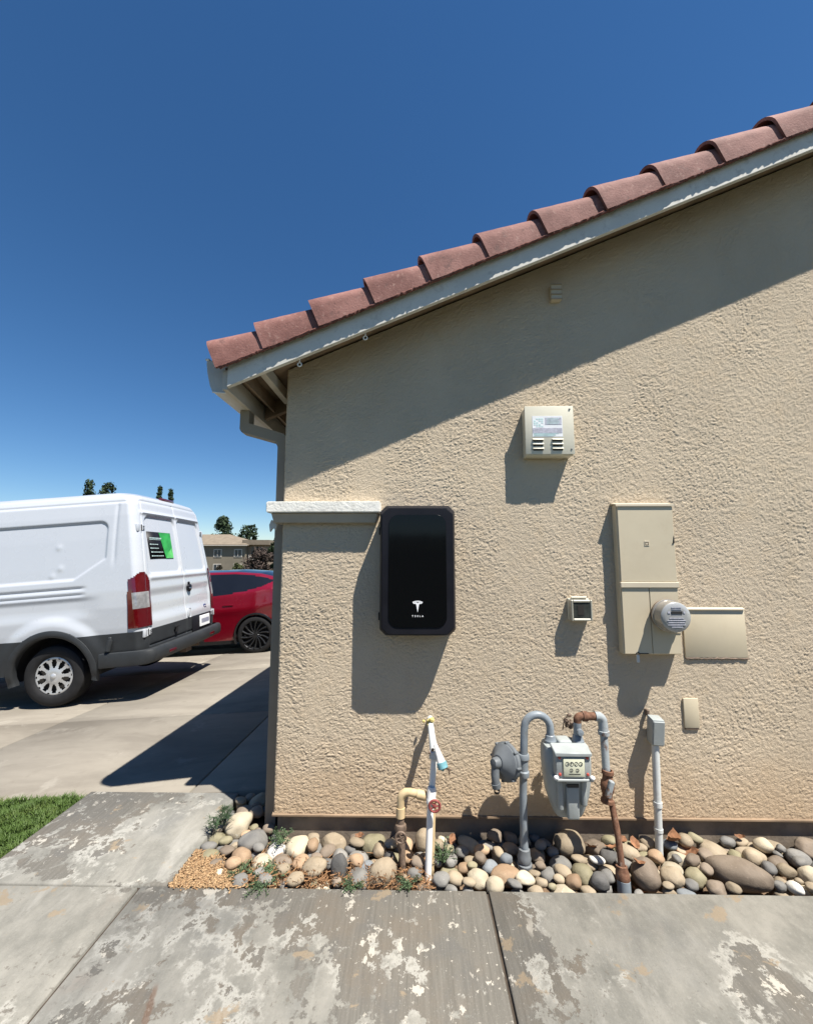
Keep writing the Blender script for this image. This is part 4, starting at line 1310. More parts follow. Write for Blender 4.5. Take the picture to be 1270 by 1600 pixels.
for (x, y, s, lab) in leaves:
    bm = bmesh.new()
    n_ = 9
    rows = []
    cu = random.uniform(.5, 1.6); fold = random.uniform(.2, .7)
    for i in range(n_):
        t = i / (n_ - 1)
        wd = s * .42 * math.sin(math.pi * min(1, t * .93 + .05)) ** .8
        cx = s * (t - .5) * 1.4; cz = s * cu * (t - .5) ** 2
        rows.append([bm.verts.new((cx, k * wd / 2, cz + abs(k) * wd * fold * .5 + s * .05 * math.sin(i * 1.9 + k))) for k in (-2, -1, 0, 1, 2)])
    for i in range(n_ - 1):
        for k in range(4): bm.faces.new((rows[i][k], rows[i + 1][k], rows[i + 1][k + 1], rows[i][k + 1]))
    me = bpy.data.meshes.new('dry_leaf'); bm.to_mesh(me); bm.free()
    o = link_mesh('dry_leaf', me, M['leaf_dry'], None, True, 60)
    o.location = (x, y, stone_top(x, y) + .012); o.rotation_euler = (random.uniform(-.7, .4), random.uniform(-.4, .4), random.uniform(0, 6.3))
    tag(o, lab, 'leaf', 'dry leaves on the stones')

# orange wood chips in the corner of the bed
V = []; F = []
for _ in range(1900):
    while True:
        x = rng.uniform(BX1 - .004, -.72); y = rng.uniform(BED_Y - .006, 2.26)
        lim = .34 - (y - BED_Y) * 1.35
        if x - BX1 < lim + .05 * rng.normal(): break
    z = rng.uniform(-.003, .008); y -= (.03 * rng.random() if rng.random() < .06 else 0)
    if rng.random() < .12: x += rng.uniform(0, .35); z = -.008
    L, wd, th = rng.uniform(.007, .026), rng.uniform(.003, .010), .0012
    mt = Euler((rng.uniform(-.35, .35), rng.uniform(-.35, .35), rng.uniform(0, 6.3))).to_matrix()
    b0 = len(V)
    for sx in (-1, 1):
        for sy in (-1, 1):
            for sz in (-1, 1): V.append(Vector((x, y, z)) + mt @ Vector((sx * L / 2, sy * wd / 2, sz * th)))
    F += [[b0 + k for k in q] for q in ((0, 1, 3, 2), (4, 6, 7, 5), (0, 4, 5, 1), (2, 3, 7, 6), (0, 2, 6, 4), (1, 5, 7, 3))]
n = NB('wood_chips')
n.color(n.mix(n.rng(n.noise(150, 2, .6), .3, .7), (.17, .085, .035), (.44, .30, .16))); n.p(Roughness=.85)
tag(np_mesh('wood_chips', V, F, n.m, smooth=False), 'orange wood chips spread in the corner of the stone bed', 'mulch', kind='stuff')
# pine needle litter on the bed by the weeds
V = []; F = []
for _ in range(1500):
    x = rng.uniform(-.80, .12); y = BED_Y + .012 + abs(rng.normal()) * .07
    if y > 2.3: continue
    z = min(stone_top(x, y), .06) * rng.uniform(.1, .7) + .004
    L = rng.uniform(.015, .05); a = rng.uniform(0, 6.3); dx, dy = math.cos(a) * L, math.sin(a) * L
    px_, py2 = -math.sin(a) * .0009, math.cos(a) * .0009
    y2 = max(y + dy, BED_Y + .004)
    b0 = len(V)
    V += [(x - px_, y - py2, z), (x + px_, y + py2, z + .001), (x + dx + px_, y2 + py2, z + rng.uniform(-.004, .012)), (x + dx - px_, y2 - py2, z + .002)]
    F.append([b0, b0 + 1, b0 + 2, b0 + 3])
tag(np_mesh('needle_litter', V, F, paint('needles', (.26, .14, .065), .9, .3, 90), smooth=False), 'brown needle litter between the stones by the walkway edge', 'litter', kind='stuff')

# weeds
def weed(name, x, y, z, rad, n_st, hgt, label, mat, leaf=.009, spiky=False):
    t = thing(name, label, 'weed', (x, y, z))
    V = []; F = []; SV = MB()
    for s in range(n_st):
        a = random.uniform(0, 2 * math.pi); r = rad * random.uniform(.35, 1)
        e = Vector((math.cos(a) * r, math.sin(a) * r, hgt * random.uniform(.35, 1)))
        mid = Vector((e.x * .45, e.y * .45, e.z * (.9 if spiky else .75)))
        P = [Vector((0, 0, 0)).lerp(mid, i / 3) if i < 3 else mid.lerp(e, (i - 3) / 4) for i in range(8)]
        SV.tube(P, [.0014] * 8, 4)
        if spiky:
            for k in range(22):
                q = P[3 + k % 5] ; d = Vector((random.gauss(0, 1), random.gauss(0, 1), random.gauss(0, .4))).normalized()
                side = d.cross(Vector((0, 0, 1))).normalized() * .0022
                b0 = len(V); V.extend([q - side, q + side, q + d * .035 + side * .3, q + d * .035 - side * .3]); F.append([b0, b0 + 1, b0 + 2, b0 + 3])
            continue
        for k in range(26):
            q = P[min(7, 1 + k % 7)] + Vector((random.gauss(0, .005), random.gauss(0, .005), random.gauss(0, .003)))
            d = Vector((random.gauss(0, 1), random.gauss(0, 1), random.gauss(.2, .6))).normalized(); L = leaf * random.uniform(.6, 1.3)
            u = d.cross(Vector((random.gauss(0, 1), random.gauss(0, 1), 1))).normalized() * L * .28
            b0 = len(V); V.extend([q, q + d * L * .5 + u, q + d * L, q + d * L * .5 - u]); F.append([b0, b0 + 1, b0 + 2, b0 + 3])
    SV.build('stem', M['weed_dark'], t, local=True)
    np_mesh('leaf_cluster', V, F, mat, t, smooth=False)
    return t
weed('weed', -.66, 2.085, -.01, .13, 60, .03, 'low spreading green weed at the walkway edge beside the wood chips', M['weed'])
weed('weed', -.80, 2.12, -.01, .07, 22, .03, 'small green weed creeping over the wood chips', M['weed'])
weed('weed', -.66, 2.31, .02, .08, 24, .04, 'green weed between the stones at the house corner', M['weed'])
weed('weed', .185, 2.20, .00, .075, 26, .09, 'green weed growing right of the white water riser', M['weed'])
weed('weed', .02, 2.055, .0, .07, 14, .03, 'thin weed sprig under the old valve at the walkway edge', M['weed'])
weed('weed', -.24, 2.04, .0, .07, 12, .03, 'tiny sprig at the walkway edge below the black power box', M['weed'])
weed('weed', -1.045, 2.44, .02, .10, 12, .07, 'dark spiky palm shaped weed at the left edge of the bed', M['weed_dark'], spiky=True)

# ------------------------------------------------------------------ white panel van (local axes: x forward from the rear axle, y to its left, z up)
van = thing('cargo_van', 'white high sided cargo van parked on the driveway with its rear doors toward the house', 'van', (-4.26, 5.93, -.262), None, (0, R(4.6), math.pi + R(3.2)))
WB, FR_X = 3.75, 4.78
Zk = np.array([.40, .60, .85, 1.10, 1.30, 1.60, 1.95, 2.24, 2.40, 2.50, 2.555, 2.58])
Wk = np.array([.985, 1.01, 1.03, 1.035, 1.025, .995, .955, .915, .885, .835, .74, .62])
Rk = np.array([-1.06, -1.075, -1.08, -1.075, -1.055, -1.02, -.975, -.935, -.91, -.87, -.76, -.62])
Fz = np.array([.40, .7, .95, 1.08, 1.25, 1.7, 2.2, 2.45, 2.58])
Fk = np.array([4.72, 4.78, 4.70, 4.35, 3.95, 3.45, 2.75, 2.35, 1.9])
def vanw(z): return np.interp(z, Zk, Wk)
def vanr(z): return np.interp(z, Zk, Rk)
def vanf(z): return np.interp(z, Fz, Fk)
zl = np.concatenate([np.linspace(.40, 2.38, 132), np.linspace(2.392, 2.58, 18)])
NA, NB_, NC, ND, NE = 84, 26, 250, 10, 14
def van_ring(z):
    wv, r, f = vanw(z), vanr(z), vanf(z)
    rc = .15 if z < 2.38 else .15 + (z - 2.38) * .6
    pts = []; kind = []; nrm = []
    rcx = rc * .62
    for i in range(NA + 1):
        y = (wv - rc) * i / NA
        pts.append((r + .035 * (y / wv) ** 2, y)); kind.append(0); nrm.append((-1, 0))
    x0 = r + .035 * ((wv - rc) / wv) ** 2
    for i in range(1, NB_ + 1):
        a = math.pi / 2 * i / NB_
        pts.append((x0 + rcx * (1 - math.cos(a)), wv - rc + rc * math.sin(a))); kind.append(1); nrm.append((-math.cos(a), math.sin(a)))
    xs0 = x0 + rcx; fr = .45; xs1 = f - fr
    for i in range(1, NC + 1):
        t = i / NC
        pts.append((xs0 + (xs1 - xs0) * t, wv * (1 - .04 * max(0, t - .7) / .3))); kind.append(2); nrm.append((0, 1))
    wf = pts[-1][1]
    for i in range(1, ND + 1):
        a = math.pi / 2 * i / ND
        pts.append((xs1 + fr * math.sin(a), wf - .30 * (1 - math.cos(a)))); kind.append(3); nrm.append((math.sin(a), math.cos(a)))
    yl = pts[-1][1]
    for i in range(1, NE + 1):
        pts.append((f + .05 * (1 - (1 - i / NE) ** 2), yl * (1 - i / NE))); kind.append(4); nrm.append((1, 0))
    return np.array(pts), np.array(kind), np.array(nrm)
def sd_rrect(u, v, u0, u1, v0, v1, r):
    du = np.abs(u - (u0 + u1) / 2) - (u1 - u0) / 2 + r; dv = np.abs(v - (v0 + v1) / 2) - (v1 - v0) / 2 + r
    return np.minimum(np.maximum(du, dv), 0) + np.hypot(np.maximum(du, 0), np.maximum(dv, 0)) - r
AX, AZ, AR = (0.0, WB), .37, .455
rings = [van_ring(z) for z in zl]
m_ = len(rings[0][0])
Px = np.array([r[0][:, 0] for r in rings]); Py = np.array([r[0][:, 1] for r in rings]); Pz = np.repeat(zl[:, None], m_, 1)
KD = rings[0][1]; Nx_ = np.array([r[2][:, 0] for r in rings]); Ny_ = np.array([r[2][:, 1] for r in rings])
dsp = np.zeros_like(Px)
side = (KD == 2)[None, :] | (KD == 1)[None, :] & (Ny_ > .8)
rear = (KD == 0)[None, :] | (KD == 1)[None, :] & (Ny_ < .75)
# side: pressed window panels, swages, wheel flares
for (u0, u1) in ((-.60, 1.15), (1.30, 2.45)):
    sd = sd_rrect(Px, Pz, u0, u1, 1.47, 2.17, .10)
    cut = (Px - u0) * .55 + (Pz - 1.47) * .85 - .20                           # lower rear corner cut on the slant
    if u0 < 0: sd = np.maximum(sd, -cut)
    dsp -= np.where(side, .020 * sst(.012, -.016, sd), 0)
for zc, dep, wd in ((1.36, .016, .016), (1.285, .014, .013)):
    dsp -= np.where(side, dep * np.exp(-((Pz - zc) / wd) ** 2) * sst(-.42, -.30, Px) * sst(2.6, 2.4, Px), 0)
dsp -= np.where(side, .018 * sst(1.27, 1.20, Pz) * sst(.98, 1.12, Pz) * sst(-.62, -.25, Px), 0)
for axx in AX:
    rr = np.hypot(Px - axx, Pz - AZ)
    dsp += np.where(side, .030 * sst(.70, .56, rr) * sst(.3, .40, Pz), 0)
dsp -= np.where(side, .010 * np.exp(-((Px + .70) / .02) ** 2) * sst(1.55, 1.75, Pz) * sst(2.42, 2.36, Pz), 0)
dsp -= np.where(side, .012 * np.exp(-((Pz - 2.415) / .014) ** 2), 0)              # roof ditch
dents = ((-.02, 1.88), (-.06, 1.62), (.03, 1.53))
for (dx_, dz_) in dents: dsp += np.where(side, .007 * np.exp(-((Px - dx_) ** 2 + (Pz - dz_) ** 2) / .0011), 0)
# rear: door frame line, window pressings, lower step
wz = np.interp(Pz, Zk, Wk)
door_w = wz - .135
sdd = np.maximum(np.maximum(Py - door_w, Pz - 2.44), .60 - Pz)
dsp -= np.where(rear, .014 * np.exp(-(sdd / .0085) ** 2), 0)
dsp -= np.where(rear, .014 * np.exp(-(Py / .009) ** 2) * sst(.56, .6, Pz) * sst(2.455, 2.425, Pz), 0)
sdw = np.minimum(sd_rrect(Py, Pz, .035, .80 - .10 * (Pz - 1.45), 1.47, 2.23, .09), 9)
dsp -= np.where(rear, .022 * sst(.014, -.014, sdw), 0)
dsp += np.where(rear, .020 * np.exp(-((Pz - 2.275) / .022) ** 2) * sst(.82, .76, Py), 0)  # brow above the pressings
dsp += np.where(rear, .018 * np.exp(-((Pz - 1.425) / .030) ** 2) * sst(.84, .76, Py), 0)
dsp -= np.where(rear, .022 * sst(1.30, 1.18, Pz) * sst(.86, 1.0, Pz) * sst(.86, .78, Py), 0)
Qx, Qy = Px + Nx_ * dsp, Py + Ny_ * dsp
def van_zone(cx, cy, cz, k):
    """which part a face belongs to"""
    for axx in AX:
        rr = math.hypot(cx - axx, cz - AZ)
        if k in (2, 3) and rr < AR: return None
        if k in (2, 3) and rr < AR + .065 and cz < .86: return 'lower_cladding'
    wv = float(vanw(cz))
    if   .845 < cz < 1.50 and (k == 1 or (k == 0 and cy > wv - .19) or (k == 2 and cx < -.895)):
        sx5 = (cy - (wv - .085)) / .105 if k != 2 else 1.0
        if cz > (1.425 if k == 2 else 1.50 - .12 * abs(sx5) ** 3): return 'body'
        return 'lens' if k != 2 and 1.06 < cz < 1.26 and cx < -.925 and cy > wv - .165 else 'taillight'
    if cz < .79 and k in (0, 1, 2, 3): return 'lower_cladding' if not (k == 2 and cz < .47 and cx > .6) else 'body'
    if k == 4 and cz < .75: return 'lower_cladding'
    if k in (0, 1) and cy < wv - .135 and   .79 < cz < 2.44: return 'door'
    if k in (3, 4) and 1.20 < cz < 2.25: return 'windscreen'
    if k == 2 and cx > 2.75 and 1.30 < cz < 2.10 and cx < vanf(cz) - .5: return 'side_window'
    return 'body'
zones = defaultdict(list)
for sgn in (1, -1):
    for j in range(len(zl) - 1):
        for i in range(m_ - 1):
            cx = (Px[j, i] + Px[j + 1, i + 1]) / 2; cy = (Py[j, i] + Py[j + 1, i + 1]) / 2; cz = (zl[j] + zl[j + 1]) / 2
            z_ = van_zone(cx, cy, cz, KD[min(i + 1, m_ - 1)])
            if z_ is None: continue
            q = [(j, i), (j, i + 1), (j + 1, i + 1), (j + 1, i)]
            if sgn > 0: q = q[::-1]
            zones[(z_, sgn) if z_ in ('door', 'taillight', 'lens') else (z_, 0)].append((sgn, q))
def zone_mesh(key, name, mat, parent, push=0.0):
    idx = {}; V = []; F = []
    for sgn, q in zones.get(key, []):
        f = []
        for (j, i) in q:
            h = (j, i, sgn if Qy[j, i] > 1e-6 else 0)
            if h not in idx:
                idx[h] = len(V); V.append((Qx[j, i] + Nx_[j, i] * push, sgn * (Qy[j, i] + Ny_[j, i] * push), zl[j]))
            f.append(idx[h])
        F.append(f)
    return np_mesh(name, V, F, mat, parent, True, 50)
zone_mesh(('body', 0), 'body', M['van_white'], van)
zone_mesh(('lower_cladding', 0), 'lower_cladding', M['dark_grey'], van, .006)
zone_mesh(('windscreen', 0), 'windscreen', M['glass_dark'], van)
zone_mesh(('side_window', 0), 'side_window', M['glass_dark'], van)
# roof skin
V = []; F = []
ring = [(Qx[-1, i], Qy[-1, i]) for i in range(m_)]
for i in range(m_):
    for t in np.linspace(-1, 1, 13): V.append((ring[i][0], ring[i][1] * t, 2.58 + .045 * (1 - t * t) * min(1, (ring[i][0] - ring[0][0]) / .25 + .0) if ring[i][0] < 1.6 else 2.58 + .045 * (1 - t * t) * max(0, 1 - (ring[i][0] - 1.6) / .4)))
F = [(i * 13 + k, i * 13 + k + 1, (i + 1) * 13 + k + 1, (i + 1) * 13 + k) for i in range(m_ - 1) for k in range(12)]
np_mesh('roof', V, F, M['van_white'], van, True, 50)
doors = {}
for sg in (1, -1):
    doors[sg] = zone_mesh(('door', sg), 'rear_door', M['van_white'], van)
    tl = zone_mesh(('taillight', sg), 'taillight', M['red_lens'], van, .012)
    zone_mesh(('lens', sg), 'clear_lens', M['clear_lens'], tl, .012)
def rear_x(z, y): return float(vanr(z)) + .035 * (y / float(vanw(z))) ** 2
def L(mb, name, mat, parent, **k): return mb.build(name, mat, parent, local=True, **k)
# bumper with its step, reflectors, plate
def bumper():
    V = []; F = []
    prof = [(.00, .40), (.045, .41), (.065, .44), (.070, .50), (.066, .545), (.052, .566), (.00, .575)]
    path = []
    for i in range(-26, 27):
        y = .93 * i / 26
        path.append((-1.10 - .02 * (1 - (y / .93) ** 2), y, (-1, 0)))
    for s in (1, -1):
        seg = []
        for k in range(1, 9):
            a = math.pi / 2 * k / 8
            seg.append((-1.10 + .12 * (1 - math.cos(a)), s * (.93 + .10 * math.sin(a)), (-math.cos(a), s * math.sin(a))))
        for k in range(1, 10): seg.append((-.98 + .42 * k / 9, s * (1.03 + .0 * k), (0, s)))
        path = path + seg if s == 1 else seg[::-1] + path
    for (x, y, nv) in path:
        for o_, z in prof:
            V.append((x + nv[0] * o_ * (1 if nv[0] < -.5 else .35), y + nv[1] * o_ * .35, z))
    m = len(prof)
    F = [(i * m + k, i * m + k + 1, (i + 1) * m + k + 1, (i + 1) * m + k) for i in range(len(path) - 1) for k in range(m - 1)]
    return np_mesh('bumper', V, F, M['dark_grey'], van, True, 40)
bu = bumper()
mb = MB().box(-1.185, -1.165, .50, .66, .455, .49, .004, 1); L(mb, 'reflector', M['red_lens'], bu)
mb = MB().box(-1.185, -1.165, -.66, -.50, .455, .49, .004, 1); L(mb, 'reflector', M['red_lens'], bu)
mb = MB().box(-1.11, -1.085, .30, .345, .66, .74, .003, 1).box(-1.112, -1.10, .27, .375, .725, .745, .002, 1); L(mb, 'latch', M['black_rub'], van)
mb = MB().box(-1.10, -1.078, -.74, -.14, .555, .80, .012, 2); pr_ = L(mb, 'plate_recess', M['black_case'], van)
mb = MB().box(-1.115, -1.1005, -.66, -.34, .615, .775, .003, 1, mat=Matrix.Identity(4)); pl = L(mb, 'licence_plate', M['sticker'], van)
mb = MB()
for k in range(7): mb.box(-1.1165, -1.1152, -.63 + k * .037, -.608 + k * .037, .66, .725); 
L(mb, 'plate_mark', M['blue_badge'], pl, smooth=False)
mb = MB().box(-1.0955, -1.075, -.10, -.02, .80, .93, .02, 2); L(mb, 'latch_cover', M['van_white'], van)
# rear doors: sticker, handle, badge, hinges
def on_rear(y, z, out): return Vector((rear_x(z, y) - out, y, z))
sl_x = (float(vanr(2.05)) - float(vanr(1.60))) / .45
def rear_quad(name, mat, parent, y0, y1, z0, z1, out, th=.0015, skew=0, r=0):
    V = []; 
    for (y, z) in ((y0, z0), (y1, z0), (y1 + skew, z1), (y0 + skew, z1)):
        for o_ in (out, out + th):
            b = rear_x(z, y) + .022 - o_ ; V.append((b, y, z))
    F = [(0, 2, 4, 6), (1, 7, 5, 3), (0, 1, 3, 2), (2, 3, 5, 4), (4, 5, 7, 6), (6, 7, 1, 0)]
    V = [tuple(v) for v in V]
    return np_mesh(name, V, F, mat, parent, False)
dl = doors[1]
sk = rear_quad('sticker', M['black_case'], dl, .16, .70, 1.665, 2.03, .004)
def rq_poly(name, mat, parent, P, out, th=.001):
    mbx = MB(); t = bmesh.new()
    A = [t.verts.new((rear_x(z, y) + .022 - out - th, y, z)) for y, z in P]; B = [t.verts.new((rear_x(z, y) + .022 - out, y, z)) for y, z in P]
    t.faces.new(A); t.faces.new(B[::-1])
    for i in range(len(P)): t.faces.new((A[i], B[i], B[(i + 1) % len(P)], A[(i + 1) % len(P)]))
    mbx.join(t); return mbx.build(name, mat, parent, smooth=False, local=True)
rq_poly('sticker_field', M['green_a'], dl, [(.163, 1.668), (.163, 2.027), (.44, 2.027), (.345, 1.668)], .0062)
rq_poly('sticker_field', paint('sticker_green_light', (.10, .46, .12), .5, .2, 9), dl, [(.166, 1.671), (.166, 1.82), (.29, 1.74), (.335, 1.671)], .0080)
t_lines = [(1.945, .40, .66, .014, 0), (1.925, .42, .66, .007, 0)] + [(1.86 - k * .052, .40 + (.09 if k < 2 else .0), .645, .010, 1) for k in range(4)]
for z, y0, y1, h, dot in t_lines:
    mb = MB(); y = y1
    while y > y0:
        wd = random.uniform(.012, .032); b = rear_x(z, y) + .022 - .0076
        mb.box(b - .0008, b, max(y0, y - wd), y, z - h / 2, z + h / 2); y -= wd + .006
    if dot: mb.box(b - .0008, b, .660, .678, z - .008, z + .008)
    L(mb, 'sticker_print', M['sticker_teal'], dl, smooth=False)
mb = MB()
c = on_rear(-.115, 1.235, .004)
mb.prism([(-.115 - .055, 1.25), (-.115 - .045, 1.20), (-.115 - .0, 1.165), (-.115 + .045, 1.20), (-.115 + .055, 1.25), (-.115 + .03, 1.275), (-.115 - .03, 1.275)], 'x', c.x - .02, c.x + .012, .006, 2)
mb.prism([(-.11, 1.275), (-.09, 1.30), (-.11, 1.315), (-.125, 1.285)], 'x', c.x - .014, c.x + .01)
hd = L(mb, 'handle', M['black_case'], doors[-1])
mb = MB().ell((c.x - .022, -.112, 1.215), (.006, .026, .016), 2); L(mb, 'lock', M['chrome'], hd)
mb = MB().lathe([(.0, .012), (.05, .011), (.058, .004), (.058, -.004)], (rear_x(.90, -.62) + .01, -.62, .90), (-1, 0, 0), 28)
for v in mb.bm.verts: v.co.z = .90 + (v.co.z - .90) * .55
bd = L(mb, 'badge', M['blue_badge'], doors[-1])
text_mesh('badge_script', 'Ford', .045, (rear_x(.90, -.62) - .0035, -.62, .90), M['white_mark'], bd, rot=(R(90), 0, R(-90)))
for z in (2.07, .76):
    for sg in (1, -1):
        yb = float(vanw(z)) - .13
        mb = MB().box(rear_x(z, yb) - .006, rear_x(z, yb) + .05, sg * (yb + .02) - .012, sg * (yb + .02) + .012, z - .045, z + .045, .004, 1)
        mb.box(rear_x(z, yb) - .012, rear_x(z, yb) + .02, min(sg * (yb - .05), sg * (yb - .005)), max(sg * (yb - .05), sg * (yb - .005)), z - .035, z + .035, .004, 1)
        mb.box(rear_x(z, yb) - .004, rear_x(z, yb) + .09, min(sg * (yb + .035), sg * (yb + .085)), max(sg * (yb + .035), sg * (yb + .085)), z - .05, z + .05, .008, 2)
        hg = L(mb, 'hinge', M['van_white'], van)
        mb = MB()
        for k in range(3): mb.box(rear_x(z, yb) - .0145, rear_x(z, yb) - .012, min(sg * (yb - .045), sg * (yb - .012)), max(sg * (yb - .045), sg * (yb - .012)), z - .028 + k * .022, z - .019 + k * .022)
        mb.box(rear_x(z, yb) - .011, rear_x(z, yb) - .006, min(sg * (yb + .004), sg * (yb + .016)), max(sg * (yb + .004), sg * (yb + .016)), z - .04, z + .04)
        L(mb, 'hinge_gap', M['gap'], hg, smooth=False)
mb = MB().box(-.845, -.80, -.17, .17, 2.515, 2.555, .008, 2); L(mb, 'brake_light', M['red_lens'], van)
mb = MB().box(-.70, -.66, 1.00, 1.045, .66, .76, .012, 3).tube([(-.685, 1.03, .72), (-.66, 1.04, .60)], .03, 10); L(mb, 'fuel_flap_trim', M['dark_grey'], van)
# underside, tow bar, exhaust
mb = MB().box(-1.0, 4.5, -.74, .74, .36, .80, .05, 2); L(mb, 'underbody', M['dark_under'], van)
for axx in AX:
    V = []; F = []
    for k in range(25):
        a = R(-8 + 196 * k / 24)
        for y in (-.99, .99): V.append((axx + .462 * math.cos(a), y, AZ + .462 * math.sin(a)))
    F = [(2 * k, 2 * k + 1, 2 * k + 3, 2 * k + 2) for k in range(24)]
    np_mesh('wheel_well', V, F, M['dark_under'], van, True)
    for sg in (1, -1):
        V = []; F = []
        pr5 = [(.440, -.05), (.443, .002), (.452, .016), (.475, .020), (.505, .018), (.522, .012), (.528, -.01)]
        for k in range(61):
            a = R(-12 + 204 * k / 60)
            for r5, o5 in pr5:
                x5, z5 = axx + r5 * math.cos(a), AZ + r5 * math.sin(a)
                V.append((x5, sg * (float(vanw(max(.4, z5))) + .030 * float(sst(.3, .4, z5)) + o5), z5))
        m5 = len(pr5)
        F = [(i * m5 + k, i * m5 + k + 1, (i + 1) * m5 + k + 1, (i + 1) * m5 + k) for i in range(60) for k in range(m5 - 1)]
        np_mesh('arch_trim', V, F, M['dark_grey'], van, True, 50)
mb = MB().tube([(-.6, -.35, .36), (-1.08, -.35, .37)], .035, 12).box(-1.10, -1.0, -.08, .08, .33, .40, .01, 1).tube([(-.05, -.9, .34), (-.05, .9, .34)], .07, 12); L(mb, 'exhaust', M['valve_old'], van)
# wheels with silver hub covers
def van_wheel(x, sg):
    o = Vector((x, sg * .885, .355))
    ax_ = Vector((0, sg, 0))
    mb = MB().lathe([(.20, -.115), (.235, -.118), (.32, -.112), (.345, -.095), (.355, -.06), (.356, 0), (.355, .06), (.345, .095), (.325, .110), (.30, .116), (.262, .118), (.238, .112), (.222, .100), (.215, .06)], o, ax_, 56)
    wh = L(mb, 'wheel', M['black_rub'], van, angle=30)
    n1 = 100; rs = [.03, .05, .075, .095, .115, .14, .17, .195, .208, .220]
    hs = [.108, .108, .104, .098, .094, .092, .092, .095, .098, .092]
    V = []; F = []
    for r_, h in zip(rs, hs):
        for k in range(n1):
            a = 2 * math.pi * k / n1
            V.append((o.x + r_ * math.cos(a), o.y + sg * h, o.z + r_ * math.sin(a)))
    for j in range(len(rs) - 1):
        for k in range(n1):
            ph = (k + .5) % 10
            if 3 <= j <= 6 and abs(ph - 5) < (2.1, 2.9, 2.8, 1.9)[j - 3] : continue
            if j == 7 and abs(((k + 5.5) % 10) - 5) < 1.2: continue
            a = j * n1 + k; b = j * n1 + (k + 1) % n1
            F.append((a, b, b + n1, a + n1))
    hc = np_mesh('hubcap', V, F, M['van_grey_hub'], wh, True, 40)
    mb = MB().lathe([(0, .060), (.216, .062), (.217, .05)], o, ax_, 40); L(mb, 'rim', M['gap'], wh)
    mb = MB().lathe([(0, .122), (.022, .120), (.034, .110), (.034, .10)], o, ax_, 24); L(mb, 'hub_boss', M['van_grey_hub'], wh)
    return wh
for x in AX:
    for sg in (1, -1): van_wheel(x, sg)
# front lamps and mirrors so the far end holds up from the side
for sg in (1, -1):
    mb = MB().ell((4.52, sg * .78, .92), (.16, .14, .13), 3); L(mb, 'headlight', M['clear_lens'], van)
    mb = MB().box(3.05, 3.22, min(sg * 1.03, sg * 1.25), max(sg * 1.03, sg * 1.25), 1.35, 1.75, .05, 3); L(mb, 'mirror', M['black_case'], van)

# ------------------------------------------------------------------ red car behind the van
car = thing('red_car', 'glossy red car with black wheels parked behind the white van', 'car', (-3.02, 8.95, -.355), None, (0, R(3.2), math.pi + R(2)))
CZ = ([-.93, -.86, -.70, -.40, 0, .5, 1.2, 1.7, 2.2, 2.6, 2.95, 3.2, 3.6, 3.80, 3.86], [.92, 1.12, 1.235, 1.43, 1.545, 1.605, 1.625, 1.61, 1.50, 1.30, 1.08, 1.0, .90, .78, .62])
CB = ([-.93, -.6, -.3, .2, 1.2, 2.2, 2.9, 3.86], [.90, 1.12, 1.22, 1.14, 1.07, 1.03, .97, .60])          # belt line
CWD = ([-.93, -.88, -.75, -.45, 0, 1.4, 2.9, 3.4, 3.7, 3.86], [.62, .74, .86, .93, .955, .955, .945, .88, .74, .52])
xg = np.concatenate([np.linspace(-.93, -.5, 16), np.linspace(-.48, .6, 56), np.linspace(.65, 3.86, 66)])
NZ1, NZ2, NZ3 = 26, 16, 8
def car_sec(x):
    zt, zb_, wd = np.interp(x, *CZ), np.interp(x, *CB), np.interp(x, *CWD)
    zb_ = min(zb_, zt - .03)
    lo = .20 + .12 * sst(-.5, -.93, x) + .05 * sst(3.4, 3.86, x)
    P = []
    for i in range(NZ1 + 1):
        t = i / NZ1; z = lo + (zb_ - lo) * t
        y = wd * (1 - .05 * (1 - t) ** 2 * 1.2 - .045 * max(0, t - .62) ** 2 / .144) + .012 * math.exp(-((t - .70) / .09) ** 2)
        P.append((y, z))
    yb = P[-1][0]; roofw = min(yb - .04, .60 * wd / .955)
    for i in range(1, NZ2 + 1):
        t = i / NZ2; z = zb_ + (zt - .05 - zb_) * t
        P.append((yb + (roofw - yb) * (t ** 1.15), max(z, zb_ + .001 * i)))
    for i in range(1, NZ3 + 1):
        t = i / NZ3
        P.append((roofw * (1 - t), zt - .05 + .05 * math.sin(t * math.pi / 2) ** .7))
    return P
secs = [car_sec(x) for x in xg]
nz = len(secs[0])
cz_ = defaultdict(list)
